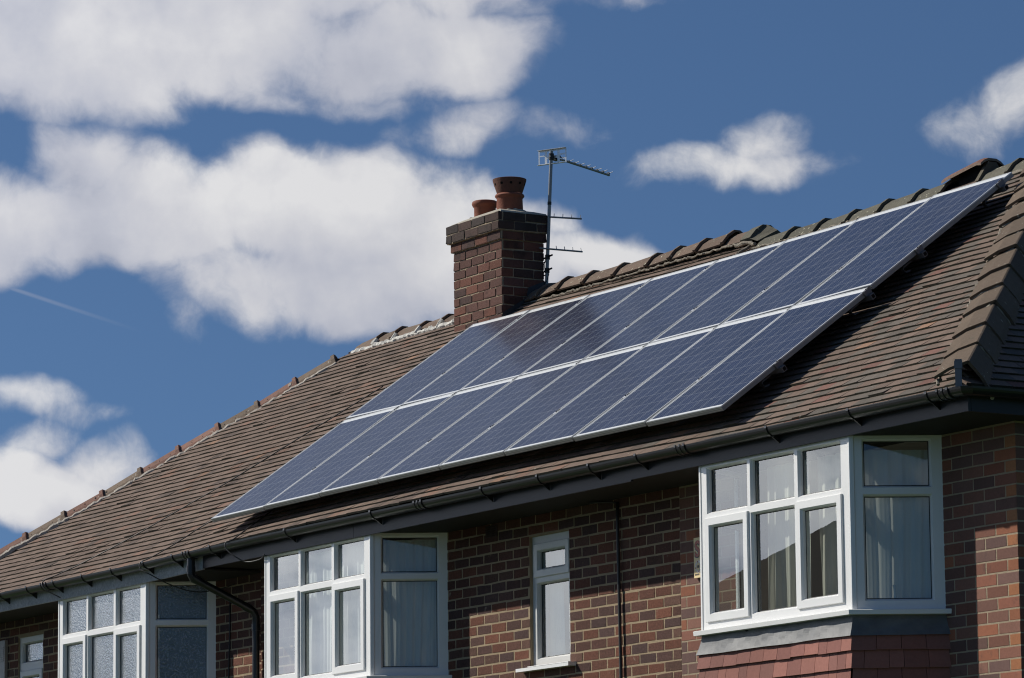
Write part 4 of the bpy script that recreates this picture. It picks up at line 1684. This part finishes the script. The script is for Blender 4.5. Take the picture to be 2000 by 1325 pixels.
fm = MB()
fl = .011
for (a, b) in (((0, 0), (PW, fl)), ((0, PH - fl), (PW, PH)), ((0, fl), (fl, PH - fl)), ((PW - fl, fl), (PW, PH - fl))):
    fm.box((a[0], a[1], -.009), (b[0], b[1], 0))
raw(fm, 'frame', M_ALU, proto)
fm = MB()
for (a, b) in (((.001, .001), (PW - .001, fl)), ((.001, PH - fl), (PW - .001, PH - .001)), ((.001, fl), (fl, PH - fl)), ((PW - fl, fl), (PW - .001, PH - fl))):
    fm.box((a[0], a[1], -FD), (b[0], b[1], -.0095))
for z in (-.017, -.030):
    fm.box((.0, -.0005, z - .004), (PW, .001, z))
    fm.box((PW - .001, 0, z - .004), (PW + .0005, PH, z))
raw(fm, 'frame_skirt', plain('shaded_skirt', (.30, .30, .285), .5, .4, metal=.3, var=.12, scale=3), proto)  # same frame metal in a darker tone, the shade of the sides painted in
cm = MB()
cm.face([(fl, fl, -.003), (PW - fl, fl, -.003), (PW - fl, PH - fl, -.003), (fl, PH - fl, -.003)])
raw(cm, 'cell_sheet', M_CELL, proto)
bm_ = MB()
bm_.face([(fl, fl, -.010), (fl, PH - fl, -.010), (PW - fl, PH - fl, -.010), (PW - fl, fl, -.010)])
bm_.box((PW / 2 - .06, PH - .17, -.035), (PW / 2 + .06, PH - .07, -.0105))
raw(bm_, 'backsheet', M_OLDW, proto)

PX = (8.096 - PW) / 7
PYV = 3.32 - PH
ords = ['first', 'second', 'third', 'fourth', 'fifth', 'sixth', 'seventh', 'last']


def ppt(u, v):
    h = sag_panel(u, v)
    return Vector((u, v * cT - h * sT, v * sT + h * cT))


for r_ in range(2):
    for i in range(8):
        if r_ == 0 and i == 0:
            o = proto
        else:
            o = proto.copy()
            COL.objects.link(o)
            for ch in list(proto.children):
                c = ch.copy()
                COL.objects.link(c)
                c.parent = o
        u0, v0 = i * PX, r_ * PYV
        a, b, c_, d_ = ppt(u0, v0), ppt(u0 + PW, v0), ppt(u0, v0 + PH), ppt(u0 + PW, v0 + PH)
        ex = ((b - a) + (d_ - c_)).normalized()
        ey = ((c_ - a) + (d_ - b))
        ez = ex.cross(ey).normalized()
        ey = ez.cross(ex)
        ctr = (a + b + c_ + d_) / 4
        org = ctr - ex * PW / 2 - ey * PH / 2
        mt = Matrix.Identity(4)
        for k in range(3):
            mt[k][0], mt[k][1], mt[k][2], mt[k][3] = ex[k], ey[k], ez[k], org[k] + (G if k == 2 else 0)
        o.matrix_world = mt
        row = 'lower' if r_ == 0 else 'upper'
        o['label'] = 'blue solar panel, %s from the left in the %s row%s' % (ords[i] if i < 7 else 'eighth', row, ', in front of the chimney' if (r_ == 1 and i == 0) else '')
        o['category'] = 'solar panel'
        o['group'] = 'blue solar panels on the tiled roof'

# rails, clamps and hooks
RL = ['aluminium mounting rail under the lower half of the bottom panel row', 'aluminium mounting rail under the seam between the two panel rows',
      'aluminium mounting rail under the lower half of the top panel row', 'aluminium mounting rail under the top edge of the panel array']
for k, v in enumerate((.60, 1.60, 2.20, 3.165)):
    rr = thing('mounting_rail', RL[k], 'rail', (4.0, ppt(4, v).y, ppt(4, v).z - .06), 'rails that carry the panels')
    mb = MB()
    N_ = 16
    ax_ = Vector((1, 0, 0))
    for i in range(N_):
        xa, xb = lerp(-.03, 8.15, i / N_), lerp(-.03, 8.15, (i + 1) / N_)
        for (ha, hb, va, vb) in ((-.082, -.0415, -.020, .020),):
            f = lambda x, dv, h: ppt(x, v + dv) + nf * h
            mb.hexa([f(xa, va, ha), f(xb, va, ha), f(xb, vb, ha), f(xa, vb, ha), f(xa, va, hb), f(xb, va, hb), f(xb, vb, hb), f(xa, vb, hb)])
    # hollow end
    f = lambda x, dv, h: ppt(x, v + dv) + nf * h
    rail = mb.build('rail_bar', M_ALUD, rr)
    mb = MB()
    mb.hexa([f(8.1505, -.014, -.076), f(8.152, -.014, -.076), f(8.152, .014, -.076), f(8.1505, .014, -.076), f(8.1505, -.014, -.048), f(8.152, -.014, -.048), f(8.152, .014, -.048), f(8.1505, .014, -.048)])
    mb.build('rail_end_hole', M_DARK, rr)
    for i in range(9):
        u = -.012 if i == 0 else (8.096 + .012 if i == 8 else i * PX - (PX - PW) / 2)
        cmb = MB()
        hw = .0095 if 0 < i < 8 else .013
        cmb.hexa([f(u - hw, -.032, -.042), f(u + hw, -.032, -.042), f(u + hw, .032, -.042), f(u - hw, .032, -.042), f(u - hw, -.032, .0005), f(u + hw, -.032, .0005), f(u + hw, .032, .0005), f(u - hw, .032, .0005)])
        cl_ = cmb.build('panel_clamp', M_ALU if 0 < i < 8 else M_ALUD, rr)
        cmb = MB()
        c0 = f(u, 0, .0005)
        cmb.tube([c0, c0 + nf * .005], .006, 8)
        cmb.hexa([f(u - hw * .98, .012, .0006), f(u + hw * .98, .012, .0006), f(u + hw * .98, .040, .0006), f(u - hw * .98, .040, .0006), f(u - hw, .012, .002), f(u + hw, .012, .002), f(u + hw, .040, .002), f(u - hw, .040, .002)])
        cmb.build('clamp_bolt', M_DARK, cl_)
    for x in (.4, 1.8, 3.2, 4.6, 6.0, 7.4, 7.95):
        hm = MB()
        g = lambda dv, h: ppt(x, v + dv) + nf * h
        pts = [g(-.06, -.135), g(-.10, -.128), g(-.115, -.10), g(-.10, -.085), g(0, -.084)]
        for a, b in zip(pts, pts[1:]):
            n_ = nf * .006
            e_ = Vector((.018, 0, 0))
            hm.hexa([a - e_ - n_, a + e_ - n_, b + e_ - n_, b - e_ - n_, a - e_ + n_, a + e_ + n_, b + e_ + n_, b - e_ + n_])
        hm.build('roof_hook', M_ALUD, rr)

# ------------------------------------------------------------------ aerial
ae = thing('tv_aerial', 'grey television aerial mast with three antennas strapped to the brick chimney', 'aerial', (-.15, 3.60, 2.40))
mb = MB()
mA, mB_ = Vector((-.17, 3.60, 2.39)), Vector((-.055, 3.60, 3.66))
mb.tube([mA, mB_], .0165, 14)
mast = mb.build('mast', M_STEEL, ae, True, auto=50)
mb = MB()
pm = mA.lerp(mB_, .60)
mb.tube([pm, pm + Vector((0.002, 0, .03))], .019, 12)
mb.tube([mA.lerp(mB_, .02), mA.lerp(mB_, .02) + Vector((.02, .02, -.14))], .006, 8)
mb.build('tape_band', M_CABLE, mast)
mz = lambda z: mA.lerp(mB_, (z - mA.z) / (mB_.z - mA.z))
for z in (2.535, 2.66):
    mb = MB()
    p = mz(z)
    mb.tube([(CX1 + .0, p.y - .02, z - .01), p + Vector((.07, .01, .012))], .009, 8)
    mb.tube([(CX1 - .02, p.y - .02, z - .05), p + Vector((0, 0, -.035))], .006, 8)
    mb.tube([p + Vector((0, 0, -.022)), p + Vector((0, 0, .022))], .024, 10)
    mb.build('chimney_bracket', M_CABLE, ae)
mb = MB()
mb.tube([mz(2.66) + Vector((-.03, 0, 0)), mz(2.6) + Vector((-.055, 0, 0)), mz(2.54) + Vector((-.04, 0, 0))], .004, 6)
mb.tube([mz(2.55) + Vector((.02, .0, 0)), mz(2.49) + Vector((.035, .0, 0)), mz(2.43) + Vector((.015, -.01, 0)), mz(2.40) + Vector((-.03, -.05, -.04))], .004, 6)
mb.build('aerial_cable', M_CABLE, ae)

bd = Vector((-.44, .90, 0)).normalized()            # the upper antenna points away to the right
bs = bd.cross(Vector((0, 0, 1)))
p = mz(3.635) + Vector((0, 0, -.03))
mb = MB()
mb.tube([p - bd * .03, p + bd * .30], .010, 8)
mb.tube([p + bd * .22, p + bd * 1.03 + Vector((0, 0, -.012))], .011, 8)
boom = mb.build('upper_antenna', M_STEEL, ae, True, auto=50)
mb = MB()
for i in range(8):
    c0 = p + bd * (.30 + i * .102) + Vector((0, 0, .002))
    for sg_ in (-1, 1):
        mb.tube([c0, c0 + bs * (.055 * sg_) + Vector((0, 0, .012))], .0026, 6)
    mb.tube([c0 - bd * .008, c0 + bd * .012], .014, 6)
mb.build('director', M_STEEL, boom)
mb = MB()
ru, rw = bs, Vector((0, 0, 1))
rc = p + bd * .02


def bar(a, b, w=.006):
    mb.obox(rc, ru, rw, bd, (a[0] - w, a[1] - w, -.002), (b[0] + w, b[1] + w, .002))


M_REFL = plain('bright_reflector', (.80, .81, .80), .35, .5, metal=.4, var=.05)
# reflector: pressed plate with slots, folded about the boom
for sgn in (-1, 1):
    tilt = (bd * .75 + rw * sgn * .66).normalized() if False else rw
for a, b in (((-.155, -.068), (.155, -.055)), ((-.155, .058), (.155, .075)), ((-.155, -.055), (-.143, .058)), ((.143, -.055), (.155, .058)), ((-.085, -.055), (-.06, .058)), ((.055, -.055), (.08, .058)), ((-.06, -.012), (.055, .012))):
    mb.obox(rc, ru, rw, bd, (a[0], a[1], -.0015), (b[0], b[1], .0015))
for a, b in (((-.143, .015), (-.085, .026)), ((.08, .012), (.143, .026)), ((.08, -.03), (.143, -.018))):
    mb.obox(rc, ru, rw, bd, (a[0], a[1], -.0015), (b[0], b[1], .0015))
mb.obox(rc, ru, rw, bd, (-.155, .072, -.03), (.155, .075, .0))
mb.obox(rc, ru, rw, bd, (-.155, -.068, -.03), (.155, -.065, .0))
mb.build('reflector', M_REFL, boom)
mb = MB()
mb.tube([p + bd * .10 - bs * .07, p + bd * .10 + bs * .07], .008, 8)
mb.obox(p + bd * .09, bs, rw, bd, (-.03, -.022, -.02), (.03, .026, .03))
mb.tube([p + Vector((0, 0, -.03)), p + Vector((0, 0, .03))], .026, 10)
mb.build('dipole_box', M_CABLE, boom)

for (z, dirv_, L, ne, back) in ((3.035, Vector((.19, .98, 0)), .32, 4, .0), (2.735, Vector((.05, 1.0, 0)), .36, 5, .10)):
    d = dirv_.normalized()
    s_ = d.cross(Vector((0, 0, 1)))
    p = mz(z) + s_ * .018
    mb = MB()
    mb.tube([p - d * back, p + d * L], .0085, 8)
    bo = mb.build('lower_antenna', M_STEEL, ae, True, auto=50)
    mb = MB()
    for i in range(ne):
        c0 = p + d * (L - .012 - i * .088) + Vector((0, 0, .006))
        e = (s_ * -.6 + Vector((0, 0, .55)) + d * .25).normalized()
        mb.tube([c0 - e * .006, c0 + e * .055], .0035, 6)
    mb.build('director', M_STEEL, bo)

# ------------------------------------------------------------------ cables lying over the left roof
def cable(pts, label, r=.0055):
    P = [Vector(p) for p in pts]
    out = []
    for i in range(len(P) - 1):
        p0, p1, p2, p3 = P[max(i - 1, 0)], P[i], P[i + 1], P[min(i + 2, len(P) - 1)]
        for k in range(8):
            t = k / 8
            out.append(.5 * ((2 * p1) + (p2 - p0) * t + (2 * p0 - 5 * p1 + 4 * p2 - p3) * t * t + (3 * p1 - p0 - 3 * p2 + p3) * t ** 3))
    out.append(P[-1])
    mb = MB()
    mb.tube(out, r, 8)
    return setp(mb.build('cable', M_CABLE, None, True, loc=P[0]), label, 'cable', 'cables run over the left roof')


rp = lambda x, y, h=.022: tuple(roof(x, y / cT, h))
cable([rp(-.95, 2.30), rp(-1.10, 2.09), rp(-1.45, 1.62), rp(-1.80, 1.13), rp(-2.15, .80), rp(-2.52, .45), rp(-2.98, .16), (-3.20, -.02, -.215), (-3.27, -.11, -.262), (-3.26, -.135, -.31), (-3.20, -.10, -.37), (-3.10, -.02, -.435)], 'thin black cable running down the roof and looping over the gutter farthest left')
cable([rp(.05, .95, .05), rp(-.25, .72), rp(-.80, .39), rp(-.95, .15), (-1.09, -.05, -.245), (-1.16, -.12, -.285), (-1.14, -.13, -.35), (-1.06, -.08, -.40), (-.95, .08, -.50), (-.85, .28, -.565), (-.72, .46, -.54), (-.66, .57, -.50)], 'thin black cable looping over the gutter and sagging across the frosted bay side')
cable([rp(.75, .62, .06), rp(.62, .26), rp(.61, .05), (.58, -.08, -.25), (.56, -.135, -.275), (.58, -.14, -.33), (.66, -.10, -.40), (.75, -.03, -.455), (.95, .0, -.45), (1.05, -.012, -.42)], 'thin black cable looping down from under the panels beside the black downpipe')

# ------------------------------------------------------------------ what the windows mirror: houses and a tree across the road
def far_house(x, y, wx, wy, eave, ridge, label):
    t = thing('far_house', label, 'house', (x, y, -G), 'houses across the road')
    mb = MB()
    mb.box((x - wx, y - wy, -G), (x + wx, y + wy, eave - G))
    mb.build('wall', plain('far_brick', (.16, .075, .05), .9, var=.3, scale=4), t)
    mb = MB()
    a = [(x - wx - .3, y - wy - .3, eave - G - .02), (x + wx + .3, y - wy - .3, eave - G - .02), (x + wx + .3, y + wy + .3, eave - G - .02), (x - wx - .3, y + wy + .3, eave - G - .02)]
    r0, r1 = (x - wx + wy, y, ridge - G), (x + wx - wy, y, ridge - G)
    for f in ([a[0], a[1], r1, r0], [a[1], a[2], r1], [a[2], a[3], r0, r1], [a[3], a[0], r0], a[::-1]):
        mb.face(f)
    rf = mb.build('roof', plain('far_tile', (.09, .06, .05), .9, var=.3, scale=5), t)
    mb = MB()
    mb.box((x - .5, y - .35, ridge - G - .6), (x + .5, y + .35, ridge - G + .9))
    mb.build('chimney', M_TERRD, rf)
    for sx in (-.5, .5):
        for z in (1.0, 3.6):
            mb = MB()
            mb.box((x + sx * wx - .8, y + wy + .002, z - G), (x + sx * wx + .8, y + wy + .05, z + 1.2 - G))
            mb.build('window', M_UPVC, t)
    return t


far_house(-20.0, -25, 10.5, 4.5, 6.2, 9.5, 'brick house across the road, mirrored in the lower panes of the nearest bay')


def tree(x, y, h, r, label):
    t = thing('tree', label, 'tree', (x, y, -G))
    mb = MB()
    mb.tube([(x, y, -G), (x + .1, y, -G + h * .35), (x - .05, y + .1, -G + h * .8)], [.22, .16, .04], 10)
    for k in range(9):
        a = k * 2.4
        z = h * (.35 + .05 * k)
        mb.tube([(x, y, -G + z), (x + r * .7 * math.cos(a), y + r * .7 * math.sin(a), -G + z + h * .14)], [.06, .015], 6)
    mb.build('trunk', M_BARK, t)
    mb = MB()
    cl = []
    for _ in range(70):
        a, e, rr_ = rng.random() * 6.28, rng.random(), rng.random() ** .5
        z = h * (.32 + .68 * e)
        w = r * math.sin(math.pi * min(.95, .18 + .8 * e)) * rr_
        cl.append((x + w * math.cos(a), y + w * math.sin(a), -G + z))
    for c in cl:
        for _ in range(170):
            o = Vector(c) + Vector(rng.normal(0, .24, 3))
            a = Vector(rng.normal(0, 1, 3)).normalized()
            b_ = a.cross(Vector(rng.normal(0, 1, 3))).normalized()
            mb.face([o, o + a * .07 + b_ * .03, o + a * .13, o + a * .07 - b_ * .03])
    mb.build('crown', M_LEAF, t)


tree(-27.0, -11.5, 8.3, 1.9, 'leafy tree by the road, mirrored in the frosted panes of the farthest bay')

# ------------------------------------------------------------------ render settings
S.render.engine = 'CYCLES'
S.cycles.max_bounces = 8
S.cycles.transparent_max_bounces = 12
S.cycles.caustics_reflective = False
S.cycles.caustics_refractive = False
S.cycles.use_denoising = True
S.cycles.filter_width = 1.15
